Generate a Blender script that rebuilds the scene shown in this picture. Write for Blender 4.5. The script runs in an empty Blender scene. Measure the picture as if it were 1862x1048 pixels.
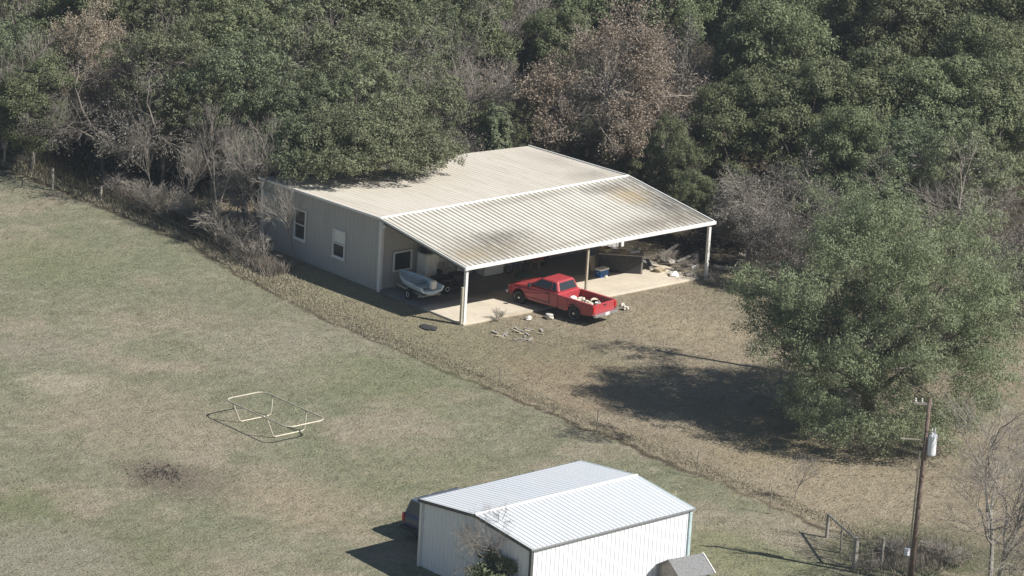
import bpy, bmesh, math, random
import numpy as np
from mathutils import Vector, Matrix, Euler
R = math.radians
S = bpy.context.scene
COL = S.collection

# ------------------------------------------------------------------ camera
CAM = (-116.5407, -133.6809, 54.4441); YAW, PIT, ROL, F = 0.7297, 0.2876, 0.059, 7035.83
_fw = Vector((math.sin(YAW)*math.cos(PIT), math.cos(YAW)*math.cos(PIT), -math.sin(PIT)))
_r = _fw.cross(Vector((0, 0, 1))).normalized(); _u = _r.cross(_fw)
_r2 = _r*math.cos(ROL)+_u*math.sin(ROL); _u2 = -_r*math.sin(ROL)+_u*math.cos(ROL)
cd = bpy.data.cameras.new('camera'); cam = bpy.data.objects.new('camera', cd); COL.objects.link(cam)
m = Matrix((_r2, _u2, -_fw)).transposed().to_4x4(); m.translation = Vector(CAM)
cam.matrix_world = m
cd.sensor_width = 36; cd.lens = F/1862*36; cd.clip_start = 1; cd.clip_end = 3000
S.camera = cam

# ------------------------------------------------------------------ sky and sun
SUNV = Vector((0.5087, -0.9511, 1.0)).normalized()
w = bpy.data.worlds.new("World"); S.world = w; w.use_nodes = True
nt = w.node_tree; bg = nt.nodes['Background']
sky = nt.nodes.new('ShaderNodeTexSky'); sky.sky_type = 'NISHITA'; sky.sun_disc = False
sky.sun_elevation = math.asin(SUNV.z); sky.sun_rotation = math.atan2(SUNV.x, SUNV.y)
sky.air_density = 1.2; sky.dust_density = .6; sky.ozone_density = 2.5
nt.links.new(sky.outputs[0], bg.inputs[0]); bg.inputs[1].default_value = 0.05
sl = bpy.data.lights.new('sun', 'SUN'); sl.energy = 4.9; sl.angle = R(0.5); sl.color = (1, .965, .91)
so = bpy.data.objects.new('sun', sl); COL.objects.link(so)
so.rotation_euler = SUNV.to_track_quat('Z', 'Y').to_euler()
S.view_settings.view_transform = 'Standard'; S.view_settings.look = 'None'
S.view_settings.gamma = 1; S.view_settings.exposure = 0.5
S.render.engine = 'CYCLES'; S.cycles.filter_width = 1.5
S.cycles.max_bounces = 6; S.cycles.transparent_max_bounces = 8

def G(u, v, z=0.0):
    """ground (or height z) point seen at a photo pixel"""
    d = _fw*F + _r2*(u-931) - _u2*(v-524)
    t = (z-CAM[2])/d.z
    p = Vector(CAM)+d*t
    return p

# ------------------------------------------------------------------ helpers
class MB:
    def __init__(s): s.v = []; s.f = []
    def add(s, vs, fs):
        o = len(s.v); s.v += [tuple(x) for x in vs]; s.f += [tuple(i+o for i in f) for f in fs]; return s
    def box(s, c, d, rz=0, rot=None):
        hx, hy, hz = d[0]/2, d[1]/2, d[2]/2
        M = rot.to_matrix() if rot is not None else Matrix.Rotation(rz, 3, 'Z')
        vs = [M @ Vector((x*hx, y*hy, z*hz))+Vector(c) for x in (-1, 1) for y in (-1, 1) for z in (-1, 1)]
        return s.add(vs, [(0,1,3,2),(4,6,7,5),(0,4,5,1),(2,3,7,6),(0,2,6,4),(1,5,7,3)])
    def bar(s, a, b, w_, h_):
        a, b = Vector(a), Vector(b); d = b-a; L = d.length
        q = d.to_track_quat('X', 'Z')
        M = q.to_matrix(); c = (a+b)/2
        vs = [M @ Vector((x*L/2, y*w_/2, z*h_/2))+c for x in (-1, 1) for y in (-1, 1) for z in (-1, 1)]
        return s.add(vs, [(0,1,3,2),(4,6,7,5),(0,4,5,1),(2,3,7,6),(0,2,6,4),(1,5,7,3)])
    def tube(s, pts, rad, n=6, closed=False, cap=True):
        pts = [Vector(p) for p in pts]
        if not isinstance(rad, (list, tuple)): rad = [rad]*len(pts)
        o = len(s.v); N = len(pts)
        ref = None
        for i, p in enumerate(pts):
            if closed: t = pts[(i+1) % N]-pts[i-1]
            else: t = pts[min(i+1, N-1)]-pts[max(i-1, 0)]
            if t.length < 1e-9: t = Vector((0,0,1))
            t.normalize()
            if ref is None: ref = t.orthogonal().normalized()
            ref = (ref-t*ref.dot(t))
            if ref.length < 1e-6: ref = t.orthogonal()
            ref.normalize(); b = t.cross(ref)
            for k in range(n):
                a = 2*math.pi*k/n
                s.v.append(tuple(p+(ref*math.cos(a)+b*math.sin(a))*rad[i]))
        M = N if closed else N-1
        for i in range(M):
            j = (i+1) % N
            for k in range(n):
                l = (k+1) % n
                s.f.append((o+i*n+k, o+i*n+l, o+j*n+l, o+j*n+k))
        if cap and not closed:
            s.f.append(tuple(o+k for k in range(n))[::-1]); s.f.append(tuple(o+(N-1)*n+k for k in range(n)))
        return s
    def cyl(s, a, b, r, n=16, r2=None): return s.tube([a, b], [r, r if r2 is None else r2], n)
    def lathe(s, prof, c, axis='Z', n=24):
        o = len(s.v)
        for r, h in prof:
            for k in range(n):
                a = 2*math.pi*k/n; x, y = r*math.cos(a), r*math.sin(a)
                v = {'Z': (x, y, h), 'Y': (x, h, y), 'X': (h, x, y)}[axis]
                s.v.append((v[0]+c[0], v[1]+c[1], v[2]+c[2]))
        for i in range(len(prof)-1):
            for k in range(n):
                l = (k+1) % n
                s.f.append((o+i*n+k, o+i*n+l, o+(i+1)*n+l, o+(i+1)*n+k))
        s.f.append(tuple(o+k for k in range(n))); s.f.append(tuple(o+(len(prof)-1)*n+k for k in range(n)))
        return s
    def prism(s, poly, y0, y1, k0=1.0, k1=1.0):
        """poly in x,z extruded along y"""
        n = len(poly)
        vs = [(x, y0, z) for x, z in poly]+[(x, y1, z) for x, z in poly]
        fs = [tuple(range(n)), tuple(range(2*n-1, n-1, -1))]+[(i, i+n, (i+1) % n+n, (i+1) % n) for i in range(n)]
        return s.add(vs, fs)
    def blob(s, c, d, seed=0, n=2, amp=.2, rz=0):
        bm = bmesh.new(); bmesh.ops.create_icosphere(bm, subdivisions=n, radius=1)
        rnd = random.Random(seed); M = Matrix.Rotation(rz, 3, 'Z')
        vs = []
        for v in bm.verts:
            k = 1+rnd.uniform(-amp, amp)
            p = Vector((v.co.x*d[0]*k, v.co.y*d[1]*k, max(v.co.z, -.8)*d[2]*k))
            vs.append(M @ p+Vector(c))
        fs = [tuple(v.index for v in f.verts) for f in bm.faces]; bm.free()
        return s.add(vs, fs)
    def build(s, name, mat, parent=None, smooth=False, bevel=0, norm=True):
        me = bpy.data.meshes.new(name); me.from_pydata(s.v, [], s.f)
        if norm:
            bm = bmesh.new(); bm.from_mesh(me); bmesh.ops.recalc_face_normals(bm, faces=bm.faces)
            bm.to_mesh(me); bm.free()
        me.materials.append(mat)
        if smooth: me.polygons.foreach_set('use_smooth', [True]*len(me.polygons))
        o = bpy.data.objects.new(name, me); COL.objects.link(o)
        if parent is not None: o.parent = parent
        if bevel:
            b = o.modifiers.new('bevel', 'BEVEL'); b.width = bevel; b.segments = 2 if bevel < .05 else 4; b.limit_method = 'ANGLE'; b.angle_limit = R(35)
        return o

def tag(o, label=None, cat=None, group=None, kind=None):
    if label: o['label'] = label
    if cat: o['category'] = cat
    if group: o['group'] = group
    if kind: o['kind'] = kind
    return o
def thing(name, label, cat, loc=(0, 0, 0), rz=0, group=None):
    o = bpy.data.objects.new(name, None); COL.objects.link(o); o.location = loc; o.rotation_euler = (0, 0, rz)
    o.empty_display_size = .2
    return tag(o, label, cat, group)
def copy_tree(o, parent=None):
    c = o.copy(); COL.objects.link(c); c.parent = parent
    for ch in list(o.children): copy_tree(ch, c)
    return c

# ------------------------------------------------------------------ materials
def newmat(name, col=(.5,.5,.5), rough=.8, metal=0, spec=.3):
    m = bpy.data.materials.new(name); m.use_nodes = True
    b = m.node_tree.nodes['Principled BSDF']
    b.inputs['Base Color'].default_value = (*col, 1); b.inputs['Roughness'].default_value = rough
    b.inputs['Metallic'].default_value = metal; b.inputs['Specular IOR Level'].default_value = spec
    return m
class NG:
    def __init__(s, m): s.t = m.node_tree; s.b = s.t.nodes['Principled BSDF']
    def n(s, typ, **k):
        x = s.t.nodes.new(typ)
        for a, b in k.items(): setattr(x, a, b)
        return x
    def put(s, sock, v):
        if isinstance(v, bpy.types.NodeSocket): s.t.links.new(v, sock)
        elif isinstance(v, (tuple, list)) and sock.type == 'RGBA' and len(v) == 3: sock.default_value = (*v, 1)
        else: sock.default_value = v
    def math(s, op, a, b=0.0, c=None, clamp=False):
        x = s.n('ShaderNodeMath', operation=op, use_clamp=clamp); s.put(x.inputs[0], a); s.put(x.inputs[1], b)
        if c is not None: s.put(x.inputs[2], c)
        return x.outputs[0]
    def coord(s, kind='Object'): return s.n('ShaderNodeTexCoord').outputs[kind]
    def mapping(s, vec, scale=(1,1,1), rot=(0,0,0), loc=(0,0,0)):
        x = s.n('ShaderNodeMapping'); s.put(x.inputs[0], vec); x.inputs['Scale'].default_value = scale
        x.inputs['Rotation'].default_value = rot; x.inputs['Location'].default_value = loc; return x.outputs[0]
    def noise(s, vec, scale=1, detail=4, rough=.55, dist=0):
        x = s.n('ShaderNodeTexNoise'); s.put(x.inputs['Vector'], vec); x.inputs['Scale'].default_value = scale
        x.inputs['Detail'].default_value = detail; x.inputs['Roughness'].default_value = rough
        x.inputs['Distortion'].default_value = dist; return x.outputs['Fac']
    def ramp(s, v, lo, hi, a=0.0, b=1.0):
        x = s.n('ShaderNodeMapRange'); x.clamp = True; s.put(x.inputs[0], v)
        for i, q in enumerate((lo, hi, a, b)): x.inputs[i+1].default_value = q
        return x.outputs[0]
    def mix(s, f, a, b, mode='MIX'):
        x = s.n('ShaderNodeMix', data_type='RGBA', blend_type=mode); s.put(x.inputs[0], f)
        s.put(x.inputs[6], a); s.put(x.inputs[7], b); return x.outputs[2]
    def bump(s, h, strength=.5, dist=.05):
        x = s.n('ShaderNodeBump'); s.put(x.inputs['Height'], h); x.inputs['Strength'].default_value = strength
        x.inputs['Distance'].default_value = dist; s.t.links.new(x.outputs[0], s.b.inputs['Normal'])
    def color(s, c): s.put(s.b.inputs['Base Color'], c)
    def xyz(s, v):
        x = s.n('ShaderNodeSeparateXYZ'); s.put(x.inputs[0], v); return x.outputs

def simple(name, col, rough=.8, metal=0, var=.15, scale=6, spec=.3, bump=0):
    m = newmat(name, col, rough, metal, spec); g = NG(m); c = g.coord()
    nz = g.noise(c, scale, 5, .6)
    g.color(g.mix(g.ramp(nz, .3, .7), tuple(x*(1-var) for x in col), tuple(min(1, x*(1+var)) for x in col)))
    if bump: g.bump(nz, bump, .02)
    return m

def ground_mat():
    m = newmat('ground', rough=1, spec=.05); g = NG(m); c = g.coord(); X, Y, Z = g.xyz(c)
    n1 = g.noise(c, .09, 5, .6); n2 = g.noise(c, .35, 5, .65); n3 = g.noise(c, 1.6, 6, .7)
    n4 = g.noise(c, 9, 4, .75); n5 = g.noise(g.mapping(c, (1, 1, 1), loc=(31, 7, 0)), .16, 5, .6, .4)
    # the mown field, green grey with tan patches
    f = g.mix(g.ramp(n1, .38, .62), (.215, .222, .15), (.285, .268, .20))
    f = g.mix(g.ramp(n2, .42, .66, 0, .75), f, (.20, .20, .135))
    f = g.mix(g.ramp(n5, .5, .62, 0, .85), f, (.325, .282, .22))
    n6 = g.noise(g.mapping(c, (1, 1, 1), loc=(3, 57, 0)), .55, 6, .7, .6)
    f = g.mix(g.ramp(n6, .54, .66, 0, .55), f, (.165, .165, .105))
    f = g.mix(g.ramp(n6, .46, .36, 0, .45), f, (.36, .32, .25))
    # yard: dry leaf litter and dead grass
    y = g.mix(g.ramp(n2, .35, .65), (.27, .228, .165), (.32, .275, .205))
    y = g.mix(g.ramp(n1, .5, .65, 0, .5), y, (.225, .21, .145))
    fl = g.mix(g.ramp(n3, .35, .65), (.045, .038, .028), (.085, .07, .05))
    w1 = g.math('ADD', X, g.math('MULTIPLY', g.math('SUBTRACT', g.noise(c, .5, 5, .65), .5), 1.6))
    dv = g.math('ADD', w1, g.math('MULTIPLY', g.math('GREATER_THAN', Y, 4.0), 0.0))
    # line x of the field edge bows slightly: x0(y) = -5.25 + .0045*(max(y,0))^2 - ...
    yy = g.math('MAXIMUM', Y, 0.0)
    bow = g.math('MULTIPLY', g.math('MULTIPLY', yy, yy), .0068)
    bow = g.math('MINIMUM', bow, 2.2)
    lx = g.math('SUBTRACT', dv, bow)
    ym = g.ramp(lx, -5.6, -5.0)
    col = g.mix(ym, f, y)
    # greener strip between the field edge and the slab
    strip = g.math('MULTIPLY', g.ramp(lx, -5.2, -4.6), g.ramp(X, 4.0, -2.0))
    strip = g.math('MULTIPLY', strip, g.ramp(Y, -14.0, -2.0))
    col = g.mix(g.math('MULTIPLY', strip, g.ramp(n3, .3, .6, .35, .9)), col, (.235, .225, .145))
    # bare soil line along the edge of the mown field
    ln = g.math('ABSOLUTE', g.math('ADD', lx, 5.28))
    ln = g.math('MULTIPLY', g.ramp(ln, .08, .27, 1, 0), g.ramp(g.noise(c, 1.1, 4, .6), .3, .45))
    col = g.mix(g.math('MULTIPLY', ln, .9), col, (.085, .07, .05))
    # spots: (x, y, radius, colour, strength)
    for (u, v, ru, colr, st) in [(100, 690, 4.0, (.17, .19, .12), .8), (118, 700, 2.6, (.37, .34, .26), .9), (100, 470, 5, (.20, .215, .125), .6),
                       (240, 470, 5, (.20, .215, .14), .5), (300, 865, 2.3, (.15, .125, .10), .85), (235, 1035, 3.0, (.33, .30, .22), .6), (70, 640, 3.5, (.30, .27, .22), .5), (560, 640, 5, (.30, .275, .22), .5), (420, 560, 4, (.215, .215, .15), .6), (240, 1000, 4.0, (.185, .19, .12), .7),
                       (380, 880, 2.6, (.205, .18, .14), .7), (30, 930, 3, (.17, .185, .1), .6), (560, 920, 4.2, (.33, .28, .205), .75),
                       (250, 760, 5.5, (.31, .27, .205), .7), (90, 1010, 4, (.28, .26, .21), .7), (750, 860, 5, (.20, .21, .13), .55),
                       (700, 690, 5, (.185, .205, .115), .6), (1250, 600, 3.5, (.36, .305, .21), .6), (1500, 890, 5, (.34, .29, .21), .6),
                       (1000, 640, 4, (.24, .215, .14), .6), (1050, 700, 4, (.30, .235, .165), .6), (950, 615, 2.0, (.24, .21, .15), .8),
                       (1320, 1010, 4, (.225, .23, .135), .7), (1700, 1000, 4, (.12, .13, .075), .8), (1600, 1010, 3, (.13, .14, .08), .7), (1400, 800, 4, (.31, .26, .16), .5)]:
        p = G(u, v)
        dx = g.math('SUBTRACT', X, p.x); dy = g.math('SUBTRACT', Y, p.y)
        # patches read as round on the picture when stretched away from the road
        d = g.math('SQRT', g.math('ADD', g.math('MULTIPLY', dx, dx), g.math('MULTIPLY', g.math('MULTIPLY', dy, dy), .6)))
        d = g.math('ADD', d, g.math('MULTIPLY', g.math('SUBTRACT', n2, .5), ru*1.8))
        col = g.mix(g.ramp(d, ru*.35, ru, st, 0), col, colr)
    # forest floor: brown litter, colour darkened to deepen the shade under the crowns
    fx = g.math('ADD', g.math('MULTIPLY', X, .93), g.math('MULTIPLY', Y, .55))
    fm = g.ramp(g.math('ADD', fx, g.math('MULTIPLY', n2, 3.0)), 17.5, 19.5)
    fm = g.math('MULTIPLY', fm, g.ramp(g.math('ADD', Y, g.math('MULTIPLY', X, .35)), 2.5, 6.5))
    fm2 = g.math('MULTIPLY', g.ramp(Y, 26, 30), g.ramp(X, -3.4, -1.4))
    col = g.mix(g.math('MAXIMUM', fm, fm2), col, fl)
    gr = g.math('ADD', g.math('MULTIPLY', n4, .6), g.math('MULTIPLY', n3, .4))
    col = g.mix(.8, col, g.mix(g.ramp(gr, .36, .64), (.24, .22, .20), (.80, .80, .78)), 'OVERLAY')
    m2 = g.noise(c, .8, 6, .7)
    col = g.mix(g.ramp(m2, .5, .68, 0, .45), col, g.mix(1.0, col, (.80, .78, .76), 'MULTIPLY'))
    g.color(col); g.bump(g.math('ADD', gr, m2), 1.0, .18)
    return m

def metal_sheet(name, base, dirt, dirt_amt, axis='Y', rust=None, period=None, groove=None):
    m = newmat(name, base, .55, 0, .35); g = NG(m); c = g.coord(); X, Y, Z = g.xyz(c)
    st = (3.0, .25, 1) if axis == 'Y' else (3, 3, .25)
    n1 = g.noise(g.mapping(c, st), 1.0, 6, .65)
    n2 = g.noise(c, .35, 4, .6); n3 = g.noise(c, 5, 5, .7)
    col = g.mix(g.ramp(n3, .3, .75, 0, .35), base, tuple(x*.8 for x in base))
    k = g.math('MULTIPLY', g.ramp(n1, .38, .72), g.ramp(n2, .4-dirt_amt*.1, .66-dirt_amt*.1))
    if period:
        # darker bands in the channels next to each rib
        ph = g.math('FRACT', g.math('DIVIDE', X, period))
        e = g.ramp(g.math('ABSOLUTE', g.math('SUBTRACT', ph, .5)), .20, .36, 0, 1)
        e = g.math('MULTIPLY', e, g.ramp(g.noise(g.mapping(c, (2, .4, 1)), 1.3, 4, .6), .3, .6, .5, 1.0))
        col = g.mix(g.math('MULTIPLY', e, .75), col, groove)
    col = g.mix(g.math('MULTIPLY', k, dirt_amt), col, dirt)
    if rust:
        for (x, y, rx, ry, s_, cc) in rust:
            dx = g.math('DIVIDE', g.math('SUBTRACT', X, x), rx); dy = g.math('DIVIDE', g.math('SUBTRACT', Y, y), ry)
            d = g.math('SQRT', g.math('ADD', g.math('MULTIPLY', dx, dx), g.math('MULTIPLY', dy, dy)))
            d = g.math('ADD', d, g.math('MULTIPLY', g.math('SUBTRACT', n1, .5), 1.6))
            d = g.math('ADD', d, g.math('MULTIPLY', g.math('SUBTRACT', n3, .5), 1.2))
            fk = g.ramp(g.noise(g.mapping(c, (5, .7, 1)), 1.5, 6, .75), .34, .55, .5, 1)
            col = g.mix(g.math('MULTIPLY', g.ramp(d, .15, 1.0, s_, 0), fk), col, cc)
    g.color(col); return m

def leaf_mat(name, cols, rough=.6, trans=.25):
    m = newmat(name, cols[0], rough, 0, .3); g = NG(m)
    geo = g.n('ShaderNodeNewGeometry'); oi = g.n('ShaderNodeObjectInfo')
    rp = g.n('ShaderNodeValToRGB'); g.put(rp.inputs[0], geo.outputs['Random Per Island'])
    e = rp.color_ramp.elements
    e[0].color = (*cols[0], 1); e[1].color = (*cols[-1], 1)
    for i, c in enumerate(cols[1:-1]):
        x = e.new((i+1)/(len(cols)-1)); x.color = (*c, 1)
    nz = g.noise(g.coord(), .9, 4, .6)
    c = g.mix(g.ramp(nz, .32, .68, 0, .55), rp.outputs[0], cols[-1])
    hs = g.n('ShaderNodeHueSaturation')
    g.put(hs.inputs['Color'], c)
    g.put(hs.inputs['Hue'], g.ramp(oi.outputs['Random'], 0, 1, .485, .512))
    g.put(hs.inputs['Value'], g.ramp(oi.outputs['Random'], 0, 1, .75, 1.25))
    g.color(hs.outputs[0])
    tr = g.n('ShaderNodeBsdfTranslucent'); g.put(tr.inputs[0], hs.outputs[0])
    mx = g.n('ShaderNodeMixShader'); mx.inputs[0].default_value = trans
    out = g.t.nodes['Material Output']
    g.t.links.new(g.b.outputs[0], mx.inputs[1]); g.t.links.new(tr.outputs[0], mx.inputs[2]); g.t.links.new(mx.outputs[0], out.inputs[0])
    return m

M = {}
M['ground'] = ground_mat()
M['concrete'] = None
def concrete():
    m = newmat('concrete', (.5, .46, .4), .9, 0, .2); g = NG(m); c = g.coord()
    n = g.noise(c, .8, 6, .65); n2 = g.noise(c, 6, 6, .7)
    col = g.mix(g.ramp(n, .35, .65), (.62, .55, .44), (.52, .46, .37))
    col = g.mix(g.ramp(n2, .5, .75, 0, .4), col, (.36, .3, .23))
    X, Y, Z = g.xyz(c)
    e = g.math('ADD', Y, g.math('MULTIPLY', n, 1.6))
    k = g.math('MULTIPLY', g.ramp(e, .4, 1.0, 1, 0), g.ramp(X, 1.2, 2.0))
    k = g.math('MULTIPLY', k, g.ramp(X, 7, 6))
    col = g.mix(g.math('MULTIPLY', k, .7), col, (.27, .22, .15))
    porch_shade = g.ramp(g.math('ADD', Y, g.math('MULTIPLY', n, 1.2)), 2.9, 3.9)  # canopy shade painted into the slab: darker grey toward the porch wall
    col = g.mix(porch_shade, col, g.mix(g.ramp(n2, .4, .6), (.17, .165, .16), (.22, .21, .20)))
    g.color(col); g.bump(n2, .2, .02); return m
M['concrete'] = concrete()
M['roof'] = metal_sheet('roof_metal', (.70, .67, .59), (.33, .29, .23), .65, 'Y',
    rust=[(9, 5.9, 7, .5, .5, (.30, .27, .22)), (8, .4, 8, .35, .45, (.34, .30, .23)), (2.6, 1.4, 4.2, 1.9, 1, (.28, .24, .18)), (4.0, 2.4, 2.6, 1.0, .85, (.20, .18, .15)), (1.2, 1.0, 1.3, .8, .7, (.40, .33, .22)), (15.9, 2.7, 2.7, 5.0, 1, (.17, .155, .13)), (14.4, 4.4, 1.6, 1.6, .8, (.44, .34, .20)), (13.8, 5.4, 2.2, .8, .8, (.2, .18, .15)), (13.6, .9, 4.2, 1.1, .9, (.26, .22, .17))],
    period=.305, groove=(.32, .30, .25))
M['roof_back'] = metal_sheet('roof_back_metal', (.68, .63, .54), (.48, .43, .35), .8, 'Y',
    rust=[(14.8, 7.6, 2.3, 1.5, .75, (.33, .30, .25)), (15.3, 11, 1.3, 3.2, .5, (.38, .33, .27)), (7, 12, 5, 2, .35, (.47, .42, .35))], period=.305, groove=(.60, .55, .47))
M['siding'] = metal_sheet('siding_metal', (.46, .45, .43), (.36, .34, .31), .6, 'Z')
M['white_trim'] = simple('white_trim', (.74, .73, .70), .5, var=.06, scale=3)
M['dark_trim'] = simple('dark_trim', (.10, .10, .10), .6)
M['barn_wall'] = metal_sheet('barn_wall', (.80, .81, .83), (.66, .66, .64), .3, 'Z')
M['barn_roof'] = metal_sheet('barn_roof', (.66, .685, .71), (.62, .62, .58), .35, 'Y', period=.23, groove=(.48, .51, .53))
M['teal_trim'] = simple('teal_trim', (.42, .52, .52), .5)
M['glass'] = newmat('glass', (.03, .035, .04), .08, 0, .6)
M['red'] = newmat('red_paint', (.42, .03, .04), .28, .0, .5)
def redp():
    m = M['red']; g = NG(m); c = g.coord(); n = g.noise(c, 2.5, 5, .6); n2 = g.noise(c, 14, 4, .7)
    col = g.mix(g.ramp(n, .35, .7), (.42, .032, .045), (.34, .035, .042))
    col = g.mix(g.ramp(n2, .6, .8, 0, .3), col, (.35, .09, .07))
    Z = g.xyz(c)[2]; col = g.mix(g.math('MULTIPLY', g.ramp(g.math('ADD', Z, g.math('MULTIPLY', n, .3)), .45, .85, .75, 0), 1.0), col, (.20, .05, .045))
    col = g.mix(g.ramp(n2, .35, .55, 0, .06), col, (.5, .4, .33)); g.color(col)
    g.put(g.b.inputs['Roughness'], g.ramp(n, .3, .7, .28, .5))
    g.b.inputs['Coat Weight'].default_value = .3
redp()
M['black'] = simple('black_plastic', (.025, .025, .027), .6)
M['tyre'] = simple('tyre_rubber', (.028, .027, .026), .85)
M['chrome'] = simple('chrome', (.62, .62, .64), .25, .8, var=.05)
M['rim'] = simple('rim', (.48, .48, .50), .35, .6)
M['lens_red'] = newmat('lens_red', (.5, .02, .02), .2, 0, .5)
M['lens_clear'] = newmat('lens_clear', (.75, .76, .78), .15, 0, .6)
M['white'] = simple('white_plastic', (.78, .77, .73), .6, var=.1)
M['boat'] = simple('boat_fiberglass', (.56, .66, .72), .35, var=.1, scale=2)
M['boat_in'] = simple('boat_inside', (.34, .47, .53), .5, var=.2, scale=3)
M['dark_blue'] = newmat('dark_blue_paint', (.09, .105, .14), .3, 0, .5)
M['blue'] = simple('blue_plastic', (.03, .12, .36), .4)
M['tan_wood'] = simple('tan_wood', (.42, .36, .25), .8, bump=.3)
M['grey_wood'] = simple('weathered_wood', (.30, .275, .24), .9, scale=9, var=.3, bump=.4)
M['dark_wood'] = simple('old_wood', (.19, .17, .145), .95, scale=9, var=.45, bump=.4)
M['paper'] = simple('scuffed_bag', (.66, .63, .56), .8, scale=14, var=.3, bump=.6)
M['cloth'] = simple('dirty_cloth', (.60, .54, .43), .9, scale=12, var=.35, bump=.5)
M['log'] = simple('log_wood', (.36, .32, .27), .95, scale=7, var=.35, bump=.6)
M['dark_paint'] = simple('dark_paint', (.045, .045, .045), .7, var=.3)
M['galv'] = simple('galvanised_steel', (.46, .42, .33), .5, .2)
M['tramp'] = simple('trampoline_steel', (.46, .42, .33), .45, .1, var=.2)
M['bark'] = simple('bark', (.17, .15, .125), .95, scale=5, var=.35, bump=.7)
M['bark_pale'] = simple('bark_pale', (.28, .26, .23), .95, scale=5, var=.3, bump=.7)
M['twig'] = simple('twig', (.215, .19, .165), .95, scale=1.5, var=.3)
M['twig_pale'] = simple('twig_pale', (.28, .25, .215), .95, scale=1.5, var=.25)
M['pole_wood'] = simple('pole_wood', (.17, .125, .105), .95, scale=4, var=.4, bump=.5)
M['transformer'] = simple('transformer_paint', (.72, .73, .75), .4, var=.05)
M['ceramic'] = simple('ceramic', (.6, .58, .54), .3)
M['shingle'] = simple('shingle', (.20, .20, .20), .95, scale=14, var=.3, bump=.5)
M['rust'] = simple('rusty_metal', (.25, .12, .07), .9, scale=8, var=.4)
M['leaf_grey'] = leaf_mat('leaf_grey', [(.088, .102, .055), (.155, .175, .092), (.23, .245, .145)])
M['leaf_green'] = leaf_mat('leaf_green', [(.072, .088, .042), (.14, .165, .08), (.225, .25, .135)])
M['leaf_light'] = leaf_mat('leaf_light', [(.10, .13, .07), (.15, .185, .10), (.215, .24, .145)])
M['leaf_mesq'] = leaf_mat('leaf_mesq', [(.125, .165, .085), (.20, .24, .13), (.29, .32, .19)], .6, .3)
M['leaf_brown'] = leaf_mat('leaf_brown', [(.27, .215, .15), (.35, .29, .21), (.43, .37, .28)])
M['leaf_taupe'] = leaf_mat('leaf_taupe', [(.13, .117, .098), (.19, .172, .145), (.25, .23, .195)])
M['weed'] = leaf_mat('weed', [(.22, .195, .135), (.30, .265, .19), (.37, .33, .25)], .9, .35)
M['weed_green'] = leaf_mat('weed_green', [(.22, .21, .14), (.28, .26, .18), (.36, .33, .24)], .9, .45)
M['char'] = leaf_mat('char', [(.04, .035, .032), (.09, .08, .07), (.2, .18, .15)], .9, .1)
M['dry_stem'] = leaf_mat('dry_stem', [(.20, .175, .14), (.27, .24, .20), (.35, .31, .25)], .9, .3)
M['brush'] = leaf_mat('brush', [(.05, .055, .03), (.09, .085, .05), (.14, .12, .08)], .9, .2)

# ------------------------------------------------------------------ ground
def ground():
    xs = sorted(set([-900, -300, -120]+[x for x in range(-60, 101, 4)]+[200, 400, 900]))
    ys = sorted(set([-900, -300, -120]+[y for y in range(-60, 121, 4)]+[200, 400, 900]))
    b = MB(); rnd = random.Random(3)
    for y in ys:
        for x in xs: b.v.append((x, y, 0))
    n = len(xs)
    for j in range(len(ys)-1):
        for i in range(n-1): b.f.append((j*n+i, j*n+i+1, (j+1)*n+i+1, (j+1)*n+i))
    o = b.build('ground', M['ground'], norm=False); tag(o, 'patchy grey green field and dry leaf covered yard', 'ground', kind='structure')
ground()

# numpy quads ---------------------------------------------------------
def quads_mesh(name, P, U, V, mat, parent=None, tri=False):
    """P centres, U,V half axes (n,3)"""
    n = len(P)
    if tri:
        co = np.stack([P-U, P+U, P+V*2], 1).reshape(-1, 3); k = 3
    else:
        co = np.stack([P-U-V, P+U-V*.6, P+U*.7+V, P-U*.6+V*.8], 1).reshape(-1, 3); k = 4
    me = bpy.data.meshes.new(name)
    me.vertices.add(n*k); me.vertices.foreach_set('co', co.astype(np.float32).ravel())
    me.loops.add(n*k); me.loops.foreach_set('vertex_index', np.arange(n*k, dtype=np.int32))
    me.polygons.add(n); me.polygons.foreach_set('loop_start', np.arange(0, n*k, k, dtype=np.int32))
    me.update(calc_edges=True); me.materials.append(mat)
    o = bpy.data.objects.new(name, me); COL.objects.link(o)
    if parent is not None: o.parent = parent
    return o
def unit(a): return a/np.maximum(np.linalg.norm(a, axis=1, keepdims=True), 1e-9)

def blades(name, xy, h, wd, mat, seed, label, cat, flat=False):
    r = np.random.default_rng(seed); n = len(xy)
    P = np.c_[xy, np.full(n, -.01)]
    a = r.uniform(0, 2*np.pi, n); U = np.c_[np.cos(a), np.sin(a), np.zeros(n)]*(wd*r.uniform(.6, 1.4, n))[:, None]
    V = np.c_[r.normal(0, .35, n), r.normal(0, .35, n), np.ones(n)]*(h*r.uniform(.4, 1.2, n)/2)[:, None]
    if flat: V[:, :2] = r.normal(0, h*.35, (n, 2)); V[:, 2] = r.uniform(.1, .3, n)*h; P[:, 2] = .012
    o = quads_mesh(name, P, U, V, mat, tri=True); return tag(o, label, cat, kind='stuff')

def edge_x(y):
    yy = np.maximum(y, 0); return -5.28+np.minimum(.0068*yy*yy, 2.2)
rg = np.random.default_rng(11)
def inside_building(x, y, m_=.1): return (x > -m_) & (x < 16.3+m_) & (y > -.3-m_) & (y < 16+m_)
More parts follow.
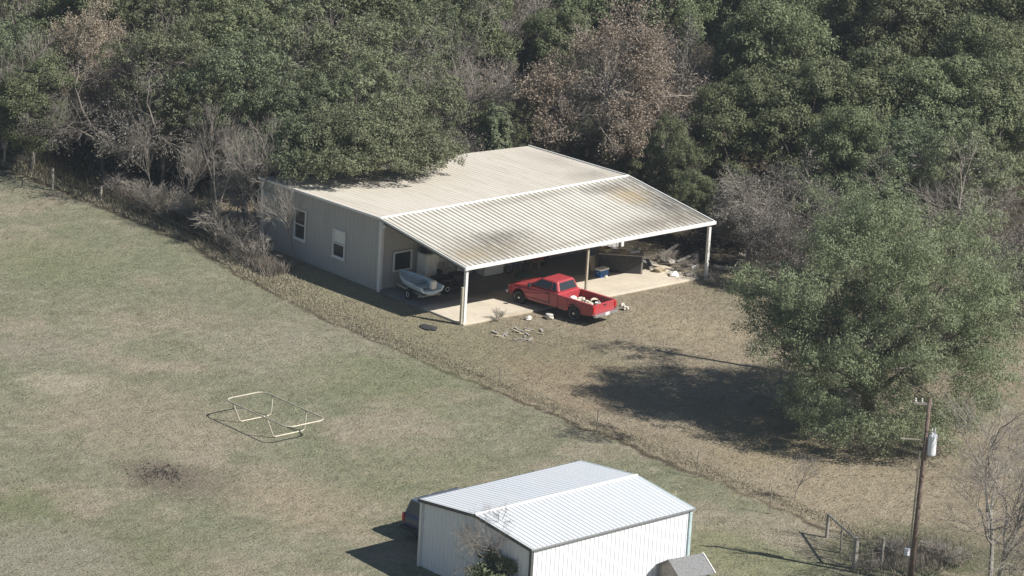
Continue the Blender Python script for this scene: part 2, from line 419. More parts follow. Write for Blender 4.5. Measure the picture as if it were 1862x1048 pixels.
# tall dead grass in the strip between the mown field and the house
n = 26000
y = rg.uniform(-6, 36, n); x = edge_x(y)+.1+np.abs(rg.normal(0, 1, n))*(1.1+np.clip(y, 0, 20)*.05)
dens = rg.random(n) < np.clip((y+6)/14, .12, 1)
k = (x < -2.0+.9*np.clip((y-13)/3, 0, 1)) & dens & ~inside_building(x, y, .5) | ((y > 17) & (x < 2) & dens)
xy = np.c_[x[k], y[k]]
blades('dead_weeds', xy, .09+.20*np.clip((xy[:, 1]-8)/12, 0, 1), .035, M['weed'], 1, 'tall dead tan grass along the field edge beside the house', 'dead grass')
# dry tufts along the edge line further down
n = 9000
y = rg.uniform(-36, 4, n); x = edge_x(y)+.75+rg.normal(0, .3, n)
blades('edge_grass', np.c_[x, y], .09, .03, M['weed'], 2, 'short dry grass tufts along the bare edge of the mown field', 'dead grass')
# scattered tufts, field and yard
n = 70000
x = rg.uniform(-42, -5.3, n); y = rg.uniform(-36, 34, n)
clump = np.sin(x*.9+np.sin(y*.7)*2)*np.sin(y*.8+np.sin(x*.5)*2)+rg.normal(0, .6, n)
k = clump > .1
blades('field_grass', np.c_[x[k], y[k]], .07, .05, M['weed_green'], 3, 'short grey green grass of the mown field', 'grass', True)
n = 45000
x = rg.uniform(-5.2, 34, n); y = rg.uniform(-42, 6, n)
k = ~inside_building(x, y, 0)
blades('yard_litter', np.c_[x[k], y[k]], .08, .045, M['weed'], 4, 'dry grass and fallen leaves covering the yard', 'leaf litter', True)

# brush of dead stems left of the building
n = 15000
y = rg.uniform(11, 28, n); wv = .5+.5*np.sin((y-11)/17*np.pi); x = edge_x(y)+.9+np.abs(rg.normal(0, .9, n))*wv+rg.uniform(0, 1, n)
k = (x < -.4+.6*(y > 16.5)) & (np.sin(x*2.1+y)+np.sin(y*1.7)+rg.normal(0, .8, n) > -.4)
blades('dead_brush', np.c_[x[k], y[k]], .60, .028, M['dry_stem'], 6, 'tangled grey brown dead stems heaped left of the building', 'brush')
blades('forest_edge_brush', np.c_[rg.uniform(-2.6, 1.5, 6000), rg.uniform(16.5, 36, 6000)], .8, .022, M['brush'], 7, 'dark brush along the foot of the left wood', 'brush')

def patch(name, u, v, rx, ry, n, h, wd, mat, seed, label, cat):
    p = G(u, v); q = rg.normal(0, .5, (n, 2))*np.array([rx, ry]); blades(name, q+np.array([p.x, p.y]), h, wd, M[mat], seed, label, cat)
patch('scrub_patch', 1655, 1012, 2.6, 1.6, 5000, .26, .02, 'dry_stem', 31, 'brown scrubby ground cover around the foot of the utility pole', 'ground cover')
patch('ash_heap', 298, 862, 1.1, 1.2, 420, .09, .04, 'char', 33, 'dark scattered burnt remains on a brown patch in the field at lower left', 'burnt heap')

# ------------------------------------------------------------------ main building
BK = 1.9
W_, D1, D2, hA, hB, hC = 16.23, 6.36, 15.92, 3.48, 3.737, 2.9
def ribbed(x0, x1, pa, pb, pitch, rib, ht):
    """sheet from line pa (y,z) to pb (y,z), ribs running from a to b"""
    prof = []
    x = x0
    n = int(round((x1-x0)/pitch)); pitch = (x1-x0)/n
    for i in range(n):
        s = x0+i*pitch
        prof += [(s, 0), (s+pitch/2-rib*.9, 0), (s+pitch/2-rib*.5, ht), (s+pitch/2+rib*.5, ht), (s+pitch/2+rib*.9, 0)]
    prof.append((x1, 0))
    b = MB(); k = len(prof)
    for (yy, zz) in (pa, pb):
        for (xx, hh) in prof: b.v.append((xx, yy, zz+hh))
    for (yy, zz) in (pa, pb):
        for (xx, hh) in prof: b.v.append((xx, yy, zz-.02))
    for i in range(k-1):
        b.f.append((i, i+1, k+i+1, k+i)); b.f.append((2*k+i, 3*k+i, 3*k+i+1, 2*k+i+1))
        b.f.append((i, 2*k+i, 2*k+i+1, i+1)); b.f.append((k+i, k+i+1, 3*k+i+1, 3*k+i))
    b.f.append((0, k, 3*k, 2*k)); b.f.append((k-1, 3*k-1, 4*k-1, 2*k-1))
    return b
def ribwall(pts, z0, ztop, pitch=.3, rib=.05, ht=.022, t=.08):
    """vertical ribbed wall from p to q (xy), top given as function of s 0..1; outward to the left of p->q"""
    p, q = Vector(pts[0]), Vector(pts[1]); d = (q-p); L = d.length; d.normalize(); nrm = Vector((-d.y, d.x))
    n = max(1, int(round(L/pitch))); pt = L/n; prof = []
    for i in range(n):
        s = i*pt
        prof += [(s, 0), (s+pt/2-rib*.9, 0), (s+pt/2-rib*.5, ht), (s+pt/2+rib*.5, ht), (s+pt/2+rib*.9, 0)]
    prof.append((L, 0)); b = MB(); k = len(prof)
    for back in (0, 1):
        for lvl in (0, 1):
            for (s, h) in prof:
                o = nrm*(h if not back else -t); z = z0 if lvl == 0 else ztop(s/L)
                b.v.append((p.x+d.x*s+o.x, p.y+d.y*s+o.y, z))
    for i in range(k-1):
        b.f.append((i, i+1, k+i+1, k+i)); b.f.append((2*k+i+1, 2*k+i, 3*k+i, 3*k+i+1))
        b.f.append((k+i, k+i+1, 3*k+i+1, 3*k+i)); b.f.append((i+1, i, 2*k+i, 2*k+i+1))
    b.f.append((0, k, 3*k, 2*k)); b.f.append((k-1, 3*k-1, 4*k-1, 2*k-1))
    return b
def house():
    T = thing('metal_building', 'long tan metal shop building with ribbed cream roof and an open front canopy', 'building')
    zt = .10
    # walls (left wall faces -x, ribs outward)
    ztl = lambda s: hA+(hB-hA)*s-.10
    w1 = ribwall(((0, D2-.05), (0, D1)), 0, ztl)
    # outward must be -x : p->q is -y, left of it is +x ; flip by swapping
    w1 = ribwall(((0.0, D1+.0), (0.0, D2-.05)), 0, lambda s: hB+(hA-hB)*s-.10)
    wl = w1.build('wall', M['siding'], T); wl['label'] = 'shaded left side wall with two windows'
    ribwall(((W_-.15, D2-.05-BK), (W_-.15, D1)), 0, lambda s: hA+(hB-hA)*s-.10).build('wall', M['siding'], T)
    ribwall(((W_-.25, D1+.0), (.08, D1+.0)), 0, lambda s: hB-.12, t=.06)
    fw_ = ribwall(((.09, D1+.06), (W_-.24, D1+.06)), 0, lambda s: hB-.12, t=.06)
    # front (porch) wall: outward is -y, so build with reversed direction
    fw_ = ribwall(((W_-.24, D1+.06), (.09, D1+.06)), 0, lambda s: hB-.12, t=.06).build('wall', M['siding'], T)
    fw_['label'] = 'porch wall under the canopy with window and white door'
    MB().bar((.2, D2-.15, (hA-.12)/2), (W_-.2, D2-.12-BK, (hA-.12)/2), .1, hA-.12).build('wall', M['siding'], T)
    # corner trims
    for (x, y, h) in ((-.01, D1+.02, hB-.16), (-.01, D2-.02, hA-.14), (W_-.1, D1+.02, hB-.16)):
        MB().box((x, y, h/2), (.19, .19, h)).build('corner_trim', M['white_trim'], T, bevel=.01)
    MB().cyl((-.16, D1-.16, 0.05), (-.16, D1-.16, hB-.2), .045, 8).build('downspout', M['white_trim'], T)
    # roofs
    r1 = ribbed(-.12, W_+.05, (-.08, hC+.0), (D1+.02, hB+.0), .305, .05, .03).build('canopy_roof', M['roof'], T)
    r1['label'] = 'ribbed canopy roof with rust and mildew stains'
    r2 = ribbed(-.12, W_+.05, (D1+.03, hB+.004), (D2+.2, hA), .305, .03, .009).build('roof', M['roof_back'], T)
    for v in r2.data.vertices:
        if v.co.y > D1+1: v.co.y -= BK*v.co.x/W_; v.co.z += .05*v.co.x/W_
    r2['label'] = 'flat cream back roof strewn with leaf litter'
    # ridge cap, fascias, gutter
    MB().tube([(-.14, D1+.03, hB+.02), (W_+.08, D1+.03, hB+.02)], .06, 6).build('ridge_cap', M['white_trim'], T)
    def rake(x, a, b_, nm='rake_trim', wd=.06, h=.12):
        MB().bar((x, a[0], a[1]), (x, b_[0], b_[1]), wd, h).build(nm, M['white_trim'], T)
    rake(-.155, (D1+.04, hB-.0), (D2+.2, hA-.0)); rake(W_+.085, (D1+.04, hB), (D2+.2-BK, hA+.05))
    rake(-.155, (-.1, hC-.0), (D1+.03, hB), wd=.05, h=.10); rake(W_+.085, (-.1, hC), (D1+.03, hB))
    MB().box((W_/2-.03, -.155, hC-.04), (W_+.34, .13, .17)).build('gutter', M['white_trim'], T, bevel=.02)
    # beams and purlins under the canopy
    bm_ = MB()
    for x in (.05, 7.9, W_-.1): bm_.bar((x, -.02, hC-.16), (x, D1-.05, hB-.16), .10, .18)
    for i in range(1, 6):
        yy = D1*i/6; bm_.bar((-.05, yy, hC+(hB-hC)*i/6-.06), (W_, yy, hC+(hB-hC)*i/6-.06), .06, .07)
    bm_.build('roof_beams', M['dark_trim'], T)
    for (x, y, s) in ((.05, .0, .15), (7.9, .02, .11), (W_-.12, 0, .15)):
        MB().box((x, y, (hC-.1)/2), (s, s, hC-.1)).build('post', M['white_trim'] if s > .12 else M['galv'], T, bevel=.01)
    MB().box((-.10, .03, .95), (.12, .12, 1.9)).build('post_pipe', M['galv'], T, bevel=.01)
    # windows on left wall
    def window(c, wd, h, face, blind):
        fr = MB(); x, y, z = c
        if face == 'x':
            for dy in (-wd/2, wd/2): fr.box((x-.035, y+dy, z), (.07, .08, h+.08))
            for dz in (-h/2, h/2): fr.box((x-.035, y, z+dz), (.068, wd-.08, .08))
            fr.box((x-.045, y, z), (.05, wd-.08, .05))
            f = fr.build('window', M['white_trim'], T)
            MB().box((x-.012, y, z), (.014, wd-.06, h-.06)).build('pane', M['glass'], f)
            if blind: MB().box((x-.022, y, z+h*.25), (.006, wd-.1, h*.42)).build('blind', M['white'], f)
            MB().box((x-.06, y, z-h/2-.06), (.12, wd+.14, .04)).build('sill', M['white_trim'], f)
        else:
            for dx in (-wd/2, wd/2): fr.box((x+dx, y-.035, z), (.08, .07, h+.08))
            for dz in (-h/2, h/2): fr.box((x, y-.035, z+dz), (wd-.08, .068, .08))
            f = fr.build('window', M['white_trim'], T)
            MB().box((x, y-.012, z), (wd-.06, .014, h-.06)).build('pane', M['glass'], f)
        return f
    window((-.02, 9.6, 1.62), .9, 1.35, 'x', True)
    window((-.02, 12.75, 1.85), .85, 1.5, 'x', False)
    window((1.35, D1, 1.4), 1.1, .95, 'y', False)
    # door and pale panel on porch wall
    d = MB().box((5.4, D1-.04, 1.1), (.95, .06, 2.0)).build('door', M['white_trim'], T, bevel=.01)
    MB().box((5.75, D1-.09, 1.1), (.05, .05, .1)).build('handle', M['chrome'], d)
    MB().box((4.0, D1-.04, 1.45), (.8, .05, .95)).build('panel', M['white_trim'], T, bevel=.01)
    MB().box((10.6, D1-.04, 1.1), (.9, .06, 2.0)).build('door', M['dark_paint'], T, bevel=.01)
    MB().box((-.13, D1-.3, hB-.34), (.14, .12, .14)).build('flood_light', M['white'], T, bevel=.02)
    return T
house()
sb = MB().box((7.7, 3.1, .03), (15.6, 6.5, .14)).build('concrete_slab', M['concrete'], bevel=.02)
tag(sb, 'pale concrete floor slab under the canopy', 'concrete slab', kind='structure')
ZS = .10

# ------------------------------------------------------------------ white barn
def barn():
    gx, gy, w2, l2, h, rz, an = -22.458, -30.528, 8.42, 6.50, 2.80, .36, .0083
    T = thing('metal_barn', 'white ribbed metal barn with pale gable roof in the foreground', 'barn', (gx, gy, 0), an)
    ribwall(((w2, 0), (0, 0)), 0, lambda s: h-.06, .23, .045, .025).build('wall', M['barn_wall'], T)['label'] = 'sunlit ribbed front wall'
    ribwall(((0, l2), (w2, l2)), 0, lambda s: h-.06, .23, .045, .025).build('wall', M['barn_wall'], T)
    gt = lambda s: h-.06+rz*(1-abs(2*s-1))
    ribwall(((.0, .10), (.0, l2-.10)), 0, gt, .23, .045, .02).build('wall', M['barn_wall'], T)['label'] = 'shaded gable wall'
    ribwall(((w2, l2-.10), (w2, .10)), 0, gt, .23, .045, .02).build('wall', M['barn_wall'], T)
    zr = h+rz+.02
    ribbed(-.1, w2+.1, (-.12, h), (l2/2, zr), .23, .04, .02).build('roof_slope', M['barn_roof'], T)
    ribbed(-.1, w2+.1, (l2/2+.004, zr), (l2+.12, h), .23, .04, .012).build('roof_slope', M['barn_roof'], T)
    MB().tube([(-.12, l2/2, zr+.01), (w2+.12, l2/2, zr+.01)], .055, 6).build('ridge_cap', M['white_trim'], T)
    for x, mt in ((-.13, 'dark_trim'), (w2+.13, 'teal_trim')):
        for a, b_ in (((-.14, h-.05), (l2/2, zr-.05)), ((l2/2, zr-.05), (l2+.14, h-.05))):
            MB().bar((x, a[0], a[1]), (x, b_[0], b_[1]), .05, .12).build('rake_trim', M[mt], T)
    MB().box((w2/2, -.15, h-.03), (w2+.3, .03, .06)).build('eave_trim', M['rim'], T)
    MB().box((w2/2, l2+.15, h-.05), (w2+.3, .05, .10)).build('eave_trim', M['dark_trim'], T)
    for x, y, mt in ((-.02, -.02, 'dark_trim'), (w2+.02, -.02, 'teal_trim'), (-.02, l2+.02, 'white_trim'), (w2+.02, l2+.02, 'teal_trim')):
        MB().box((x, y, (h-.12)/2), (.13, .13, h-.12)).build('corner_trim', M[mt], T)
    return T
barn()

# ------------------------------------------------------------------ small dog house
def doghouse():
    p = G(1236, 1066)
    T = thing('garden_shed', 'small shed with grey shingle roof and white trimmed gable beside the white barn', 'shed', (p.x+.2, p.y, 0), R(-8))
    # ridge along local x
    w2, l2, h, rz = 1.45, .72, .75, .42
    poly = [(-l2, .0), (l2, 0), (l2, h), (0, h+rz), (-l2, h)]
    b = MB(); n = 5
    vs = [(x_, y_, z_) for x_ in (-w2/2-.0, w2/2) for (y_, z_) in poly]
    b.add(vs, [(0,1,2,3,4), (9,8,7,6,5)]+[(i, i+5, (i+1) % 5+5, (i+1) % 5) for i in range(5)])
    b.build('wall', M['grey_wood'], T)
    for s in (-1, 1):
        MB().bar((0, s*(l2/2+.06), h+rz/2+.0), (0.001, s*(l2/2+.06), h+rz/2+.0), .01, .01)
        q = MB(); a = Vector((0, 0, h+rz+.05)); e = Vector((0, s*(l2+.16), h-.06))
        q.add([(-w2/2-.12, a.y, a.z), (w2/2+.12, a.y, a.z), (w2/2+.12, e.y, e.z), (-w2/2-.12, e.y, e.z),
               (-w2/2-.12, a.y, a.z-.05), (w2/2+.12, a.y, a.z-.05), (w2/2+.12, e.y, e.z-.05), (-w2/2-.12, e.y, e.z-.05)],
              [(0,1,2,3),(7,6,5,4),(0,4,5,1),(1,5,6,2),(2,6,7,3),(3,7,4,0)])
        q.build('roof_slope', M['shingle'], T)
        MB().bar((w2/2+.14, 0, a.z-.03), (w2/2+.14, e.y, e.z-.03), .04, .11).build('gable_trim', M['white_trim'], T)
    MB().box((w2/2+.02, 0, .5), (.04, .7, .95)).build('door', M['dark_paint'], T)
doghouse()

# ------------------------------------------------------------------ pickup truck
def truck():
    a = G(1045, 583, .05); b = G(940, 552, .05)
    d = Vector((b.x-a.x, b.y-a.y)).normalized(); rz = math.atan2(d.y, d.x)
    rear_l = Vector((a.x, a.y)); left = Vector((-d.y, d.x))
    org = rear_l-d*1.15-left*.80    # rear centre
    T = thing('pickup_truck', 'red extended cab pickup truck parked half under the canopy with bags in its bed', 'pickup truck', (org.x, org.y, .05), rz)
    S_ = 1.08
    T.scale = (1.05, 1.0, 1.0)
    ar = lambda cx, r, z0, n=10: [(cx+r*math.cos(t), z0+r*math.sin(t)) for t in [math.pi*i/n for i in range(n+1)]]
    # cab and front body (x from rear)
    zb = .42
    poly = [(2.10, .40)]+[(2.10, .70), (2.10, 1.10), (3.88, 1.12), (4.1, 1.09), (4.6, 1.03), (4.92, .95), (5.07, .86), (5.14, .74), (5.14, .58), (5.06, .42)]
    arch = ar(4.42, .42, .40); poly += arch+[(3.8, .36), (2.3, .36)]
    bm_ = MB(); ys = [(-.80, 1, ), (.80, 1)]
    # loft with shoulders: three side offsets
    n = len(poly)
    def yk(z): return .84 if z > 1.0 else (.90 if z > .55 else .87)
    vs = []; 
    for s in (-1, 1):
        for (x, z) in poly:
            k = yk(z)-(.06 if x > 5.0 else 0)
            vs.append((x, s*k, z))
    bm_.add(vs, [tuple(range(n)), tuple(range(2*n-1, n-1, -1))]+[(i, i+n, (i+1) % n+n, (i+1) % n) for i in range(n)])
    body = bm_.build('body', M['red'], T, bevel=.06)
    # hood crease and cowl
    MB().box((4.52, 0, 1.03), (.85, .9, .05), rot=Euler((0, R(8), 0))).build('hood_panel', M['red'], body, bevel=.02)
    MB().box((3.98, 0, 1.115), (.16, 1.5, .02)).build('cowl', M['black'], body)
    # body side creases / door lines
    for s in (-1, 1):
        dl = MB(); dl.box((3.82, s*.892, .80), (.012, .02, .56)); dl.box((2.62, s*.892, .80), (.012, .02, .56)); dl.box((3.22, s*.892, .53), (1.2, .02, .012))
        dl.build('door_gap', M['black'], body)
    for s in (-1, 1): MB().box((2.78, s*.905, .98), (.16, .02, .04)).build('door_handle', M['black'], body)
    # greenhouse
    bt = [(2.14, .80), (3.92, .80)]; tp = [(2.26, .66), (3.22, .64)]
    zb_, zt_ = 1.09, 1.60
    vs = [(2.14, -.80, zb_), (3.98, -.80, zb_), (3.98, .80, zb_), (2.14, .80, zb_), (2.36, -.65, zt_), (3.22, -.65, zt_), (3.22, .65, zt_), (2.36, .65, zt_)]
    gh = MB().add(vs, [(0,1,2,3),(7,6,5,4),(0,4,5,1),(1,5,6,2),(2,6,7,3),(3,7,4,0)]).build('cab', M['red'], T, bevel=.10)
    def pane(quad, name):
        q = [Vector(p) for p in quad]; nrm = (q[1]-q[0]).cross(q[2]-q[0]).normalized()
        c = sum(q, Vector())/4
        if nrm.dot(c-Vector((3.0, 0, 1.3))) < 0: nrm = -nrm
        o_ = [p+nrm*.012 for p in q]; i_ = [p-nrm*.01 for p in q]
        MB().add(o_+i_, [(0,1,2,3),(7,6,5,4),(0,4,5,1),(1,5,6,2),(2,6,7,3),(3,7,4,0)]).build(name, M['glass'], gh)
    def lerp(a, b_, t): return Vector(a)*(1-t)+Vector(b_)*t
    def sub(A, B, C, D, u0, u1, v0, v1):
        f = lambda u, v: lerp(lerp(A, B, u), lerp(D, C, u), v)
        return [f(u0, v0), f(u1, v0), f(u1, v1), f(u0, v1)]
    pane(sub(vs[1], vs[2], vs[6], vs[5], .07, .93, .10, .90), 'windshield')
    pane(sub(vs[0], vs[3], vs[7], vs[4], .10, .90, .16, .86), 'rear_window')
    for s, (A, B, C, D) in ((-1, (vs[0], vs[1], vs[5], vs[4])), (1, (vs[3], vs[2], vs[6], vs[7]))):
        pane(sub(A, B, C, D, .28, .93, .14, .86), 'side_window'); pane(sub(A, B, C, D, .07, .23, .14, .86), 'side_window')
    # bed
    for s in (-1, 1):
        p2 = [(0.0, .52), (0.0, 1.02), (2.08, 1.05), (2.08, .40), (1.6, .38)]+ar(1.13, .43, .40)[0:]+[(.6, .42), (.2, .45)]
        # order: go around
        p2 = [(0.02, .50), (0.02, 1.03), (2.08, 1.06), (2.08, .38), (1.62, .38)]+ar(1.13, .43, .40)+[(.62, .40), (.2, .45)]
        bb = MB(); nn = len(p2)
        vs2 = [(x, s*.76, z) for x, z in p2]+[(x, s*(.90 if z > .55 and z < .98 else .88), z) for x, z in p2]
        bb.add(vs2, [tuple(range(nn)), tuple(range(2*nn-1, nn-1, -1))]+[(i, i+nn, (i+1) % nn+nn, (i+1) % nn) for i in range(nn)])
        q = bb.build('bed_side', M['red'], T, bevel=.02)
        # arch flare
        MB().tube([(x, s*.905, z) for x, z in ar(1.13, .45, .40)], .025, 6).build('wheel_arch', M['red'], q)
        MB().tube([(x, s*.895, z) for x, z in ar(4.42, .44, .40)], .025, 6).build('wheel_arch', M['red'], body)
        MB().box((-.005, s*.83, .80), (.06, .12, .30)).build('taillight', M['lens_red'], T, bevel=.01)
        MB().box((5.13, s*.62, .74), (.08, .30, .16)).build('headlight', M['lens_clear'], T, bevel=.02)
        MB().box((3.75, s*.98, 1.14), (.10, .18, .15)).build('mirror', M['black'], T, bevel=.02)
    MB().box((1.05, 0, .60), (2.08, 1.52, .05)).build('bed_floor', M['dark_paint'], T)
    MB().box((2.06, 0, .82), (.05, 1.52, .44)).build('bed_front', M['red'], T)
    tg = MB().box((.03, 0, .79), (.07, 1.50, .48)).build('tailgate', M['red'], T, bevel=.015)
    MB().box((-.012, 0, .92), (.02, .22, .06)).build('handle', M['black'], tg)
    bp = MB().box((-.10, 0, .50), (.16, 1.74, .14)).build('bumper', M['chrome'], T, bevel=.02)
    bp['label'] = 'rear bumper'
    MB().box((-.19, 0, .52), (.01, .30, .14)).build('licence_plate', M['white'], bp)
    MB().box((5.2, 0, .50), (.14, 1.70, .16)).build('bumper', M['chrome'], T, bevel=.03)
    MB().box((5.15, 0, .76), (.05, .86, .16)).build('grille', M['black'], T, bevel=.01)
    MB().box((2.6, 0, .46), (4.9, 1.1, .26)).build('underbody', M['black'], T)
    for x in (1.13, 4.42):
        for s in (-1, 1):
            c = (x, s*.77, .35)
            wh = MB().lathe([(.20, -.11), (.335, -.11), (.36, -.08), (.36, .08), (.335, .11), (.20, .11)], c, 'Y', 28).build('wheel', M['tyre'], T, smooth=False)
            MB().lathe([(.05, -.075), (.23, -.09), (.265, -.116), (.265, .116), (.23, .09), (.05, .075)], c, 'Y', 24).build('rim', M['rim'], wh)
            MB().lathe([(.02, s*.06), (.06, s*.095), (.055, s*.11), (.02, s*.115)], c, 'Y', 12).build('hub_cap', M['chrome'], wh)
    # load in the bed
    loads = [('white_bag', 1.75, .30, .34, 'crumpled white bag against the cab in the red truck bed', 'bag'),
             ('white_bag', 1.35, .42, .30, 'cream bag lying mid bed by the driver side of the truck', 'bag'),
             ('white_bag', 1.42, -.05, .28, 'cream sack in the centre of the truck bed', 'bag'),
             ('white_bag', .80, .38, .24, 'small white sack near the tailgate on the driver side', 'bag'),
             ('white_bucket', .42, -.02, .22, 'small white bucket just inside the tailgate of the truck', 'bucket'),
             ('white_bag', .95, .0, .24, 'cream bag behind the middle of the truck bed', 'bag')]
    mw = Matrix.Translation((org.x, org.y, .05)) @ Matrix.Rotation(rz, 4, 'Z')
    for i, (nm, x, y, s, lb, ct) in enumerate(loads):
        p = mw @ Vector((x*1.05, y, .63))
        if nm == 'white_bag':
            o = MB().blob((0, 0, s*.5), (s*.8, s*.7, s*.5), seed=i, amp=.42, rz=i).build(nm, M['paper'] if i in (0, 3) else M['cloth'])
        else:
            o = MB().lathe([(.10, 0), (.13, .26), (.14, .26), (.14, .29), (.12, .29), (.09, .03)], (0, 0, 0), 'Z', 20).build(nm, M['white'])
        o.location = p; tag(o, lb, ct, 'load in the truck bed')
truck()

def van():
    T = thing('parked_van', 'blue grey van parked behind the white barn, mostly hidden by it', 'van', (-21.0, -21.9, 0), R(2))
    ar = lambda cx, r: [(cx+r*math.cos(t), .36+r*math.sin(t)) for t in [math.pi*i/8 for i in range(9)]]
    poly = [(.05, .45), (.0, .9), (.08, 1.05), (4.5, 1.0), (4.62, .8), (4.6, .4)]+ar(3.75, .4)+[(2.2, .36)]+ar(.95, .4)
    MB().prism(poly, -.9, .9).build('body', M['dark_blue'], T, bevel=.04)
    vs = [(.08, -.84, 1.02), (3.75, -.84, 1.02), (3.75, .84, 1.02), (.08, .84, 1.02), (.28, -.70, 1.62), (2.75, -.70, 1.62), (2.75, .70, 1.62), (.28, .70, 1.62)]
    c = MB().add(vs, [(0,1,2,3),(7,6,5,4),(0,4,5,1),(1,5,6,2),(2,6,7,3),(3,7,4,0)]).build('cab', M['dark_blue'], T, bevel=.06)
    for s in (-1, 1):
        for x0, x1 in ((.45, 1.3), (1.4, 2.2), (2.3, 2.95)):
            MB().add([(x0, s*.835, 1.12), (x1, s*.835, 1.12), (x1-.05, s*.735, 1.6), (x0+.05, s*.735, 1.6)], [(0, 1, 2, 3)]).build('side_window', M['glass'], c)
        MB().box((.01, s*.78, .88), (.06, .14, .34)).build('taillight', M['lens_red'], T, bevel=.01)
    MB().add([(.09, -.68, 1.12), (.09, .68, 1.12), (.235, .6, 1.6), (.235, -.6, 1.6)], [(0, 1, 2, 3)]).build('rear_window', M['glass'], c)
    MB().box((-.05, 0, .5), (.14, 1.7, .16)).build('bumper', M['dark_paint'], T, bevel=.03)
    for x in (.95, 3.75):
        for s in (-1, 1):
            wh = MB().lathe([(.18, -.1), (.32, -.1), (.34, 0), (.32, .1), (.18, .1)], (x, s*.8, .34), 'Y', 24).build('wheel', M['tyre'], T)
            MB().lathe([(.04, -.08), (.2, -.105), (.2, .105), (.04, .08)], (x, s*.8, .34), 'Y', 18).build('rim', M['rim'], wh)
van()

# ------------------------------------------------------------------ things under the canopy
def boat():
    T = thing('boat', 'small pale blue fishing boat resting on its trailer by the porch window', 'boat', (.95, 4.75, ZS), R(84))
    b = MB(); L = 2.9; N = 16
    secs = []
    for i in range(N+1):
        t = i/N; x = -L/2+L*t
        wd = .66*(1-max(0, (t-.35)/.65)**2.2)+.02; zk = .42+.22*max(0, (t-.6)/.4)**2; zs = .82+.12*t**2
        secs.append((x, wd, zk, zs))
    prof = lambda wd, zk, zs: [(-wd, zs), (-wd*1.03, zs-.05), (-wd*.86, zk+.14), (-.35*wd, zk+.02), (0, zk), (.35*wd, zk+.02), (wd*.86, zk+.14), (wd*1.03, zs-.05), (wd, zs), (wd*.86, zs-.0), (wd*.74, zk+.22), (0, zk+.16), (-wd*.74, zk+.22), (-wd*.86, zs)]
    k = 14
    for (x, wd, zk, zs) in secs:
        for (y, z) in prof(wd, zk, zs): b.v.append((x, y, z))
    for i in range(N):
        for j in range(k): b.f.append((i*k+j, i*k+(j+1) % k, (i+1)*k+(j+1) % k, (i+1)*k+j))
    b.f.append(tuple(range(k))); b.f.append(tuple(N*k+j for j in range(k)))
    b.build('hull', M['boat'], T, smooth=False)
    for x in (-.95, -.1): MB().box((x, 0, .72), (.28, 1.02, .05)).build('bench', M['boat_in'], T, bevel=.01)
    MB().box((-1.5, 0, .95), (.22, .3, .42)).build('outboard_motor', M['white'], T, bevel=.05)
    R_ = thing('boat_trailer', 'galvanised trailer with two wheels carrying the pale blue boat', 'trailer', (.95, 4.75, ZS), R(84))
    fr = MB()
    for s in (-1, 1): fr.bar((-1.4, s*.45, .36), (.9, s*.45, .36), .06, .08); fr.bar((.9, s*.45, .36), (1.35, 0, .36), .06, .08)
    fr.bar((-1.2, -.65, .32), (-1.2, .65, .32), .06, .06); fr.bar((.3, -.45, .36), (.3, .45, .36), .06, .06); fr.bar((1.35, 0, .36), (1.52, 0, .36), .07, .07)
    fr.bar((1.42, 0, .33), (1.42, 0, .0), .05, .05)
    fr.build('frame', M['galv'], R_)
    for s in (-1, 1):
        wh = MB().lathe([(.12, -.08), (.26, -.08), (.28, 0), (.26, .08), (.12, .08)], (-.5, s*.72, .28), 'Y', 20).build('wheel', M['tyre'], R_)
        MB().lathe([(.02, -.06), (.12, -.09), (.12, .09), (.02, .06)], (-.5, s*.72, .28), 'Y', 14).build('rim', M['white_trim'], wh)
boat()
def atv():
    T = thing('riding_mower', 'black riding mower with pale wheel hubs parked right of the small boat', 'riding mower', (2.95, 4.55, ZS), R(-4))
    MB().box((.45, 0, .62), (.85, .62, .45)).build('hood', M['dark_paint'], T, bevel=.09)
    MB().box((-.30, 0, .45), (.95, .78, .22)).build('chassis', M['black'], T, bevel=.04)
    for s in (-1, 1): MB().box((-.48, s*.40, .66), (.62, .24, .12)).build('fender', M['dark_paint'], T, bevel=.05)
    st = MB().box((-.42, 0, .76), (.42, .44, .12)).build('seat', M['black'], T, bevel=.05)
    MB().box((-.64, 0, .98), (.10, .42, .36)).build('seat_back', M['black'], T, bevel=.04)
    sw = MB().tube([(.05, 0, .7), (-.1, 0, 1.0)], .025, 6).build('steering_column', M['black'], T)
    MB().tube([(-.1+.06*math.cos(t), .2*math.sin(t), 1.0+.17*math.cos(t)) for t in [2*math.pi*i/16 for i in range(16)]], .015, 5, closed=True).build('steering_wheel', M['black'], sw)
    MB().box((.0, 0, .24), (.9, 1.05, .16)).build('mower_deck', M['dark_paint'], T, bevel=.05)
    for x, r, wd in ((.62, .20, .14), (-.52, .27, .2)):
        for s in (-1, 1):
            wh = MB().lathe([(r*.45, -wd/2), (r*.9, -wd/2), (r, -wd/3), (r, wd/3), (r*.9, wd/2), (r*.45, wd/2)], (x, s*.46, r), 'Y', 20).build('wheel', M['tyre'], T)
            MB().lathe([(.02, -wd*.45), (r*.45, -wd*.52), (r*.45, wd*.52), (.02, wd*.45)], (x, s*.46, r), 'Y', 14).build('rim', M['white'], wh)
atv()
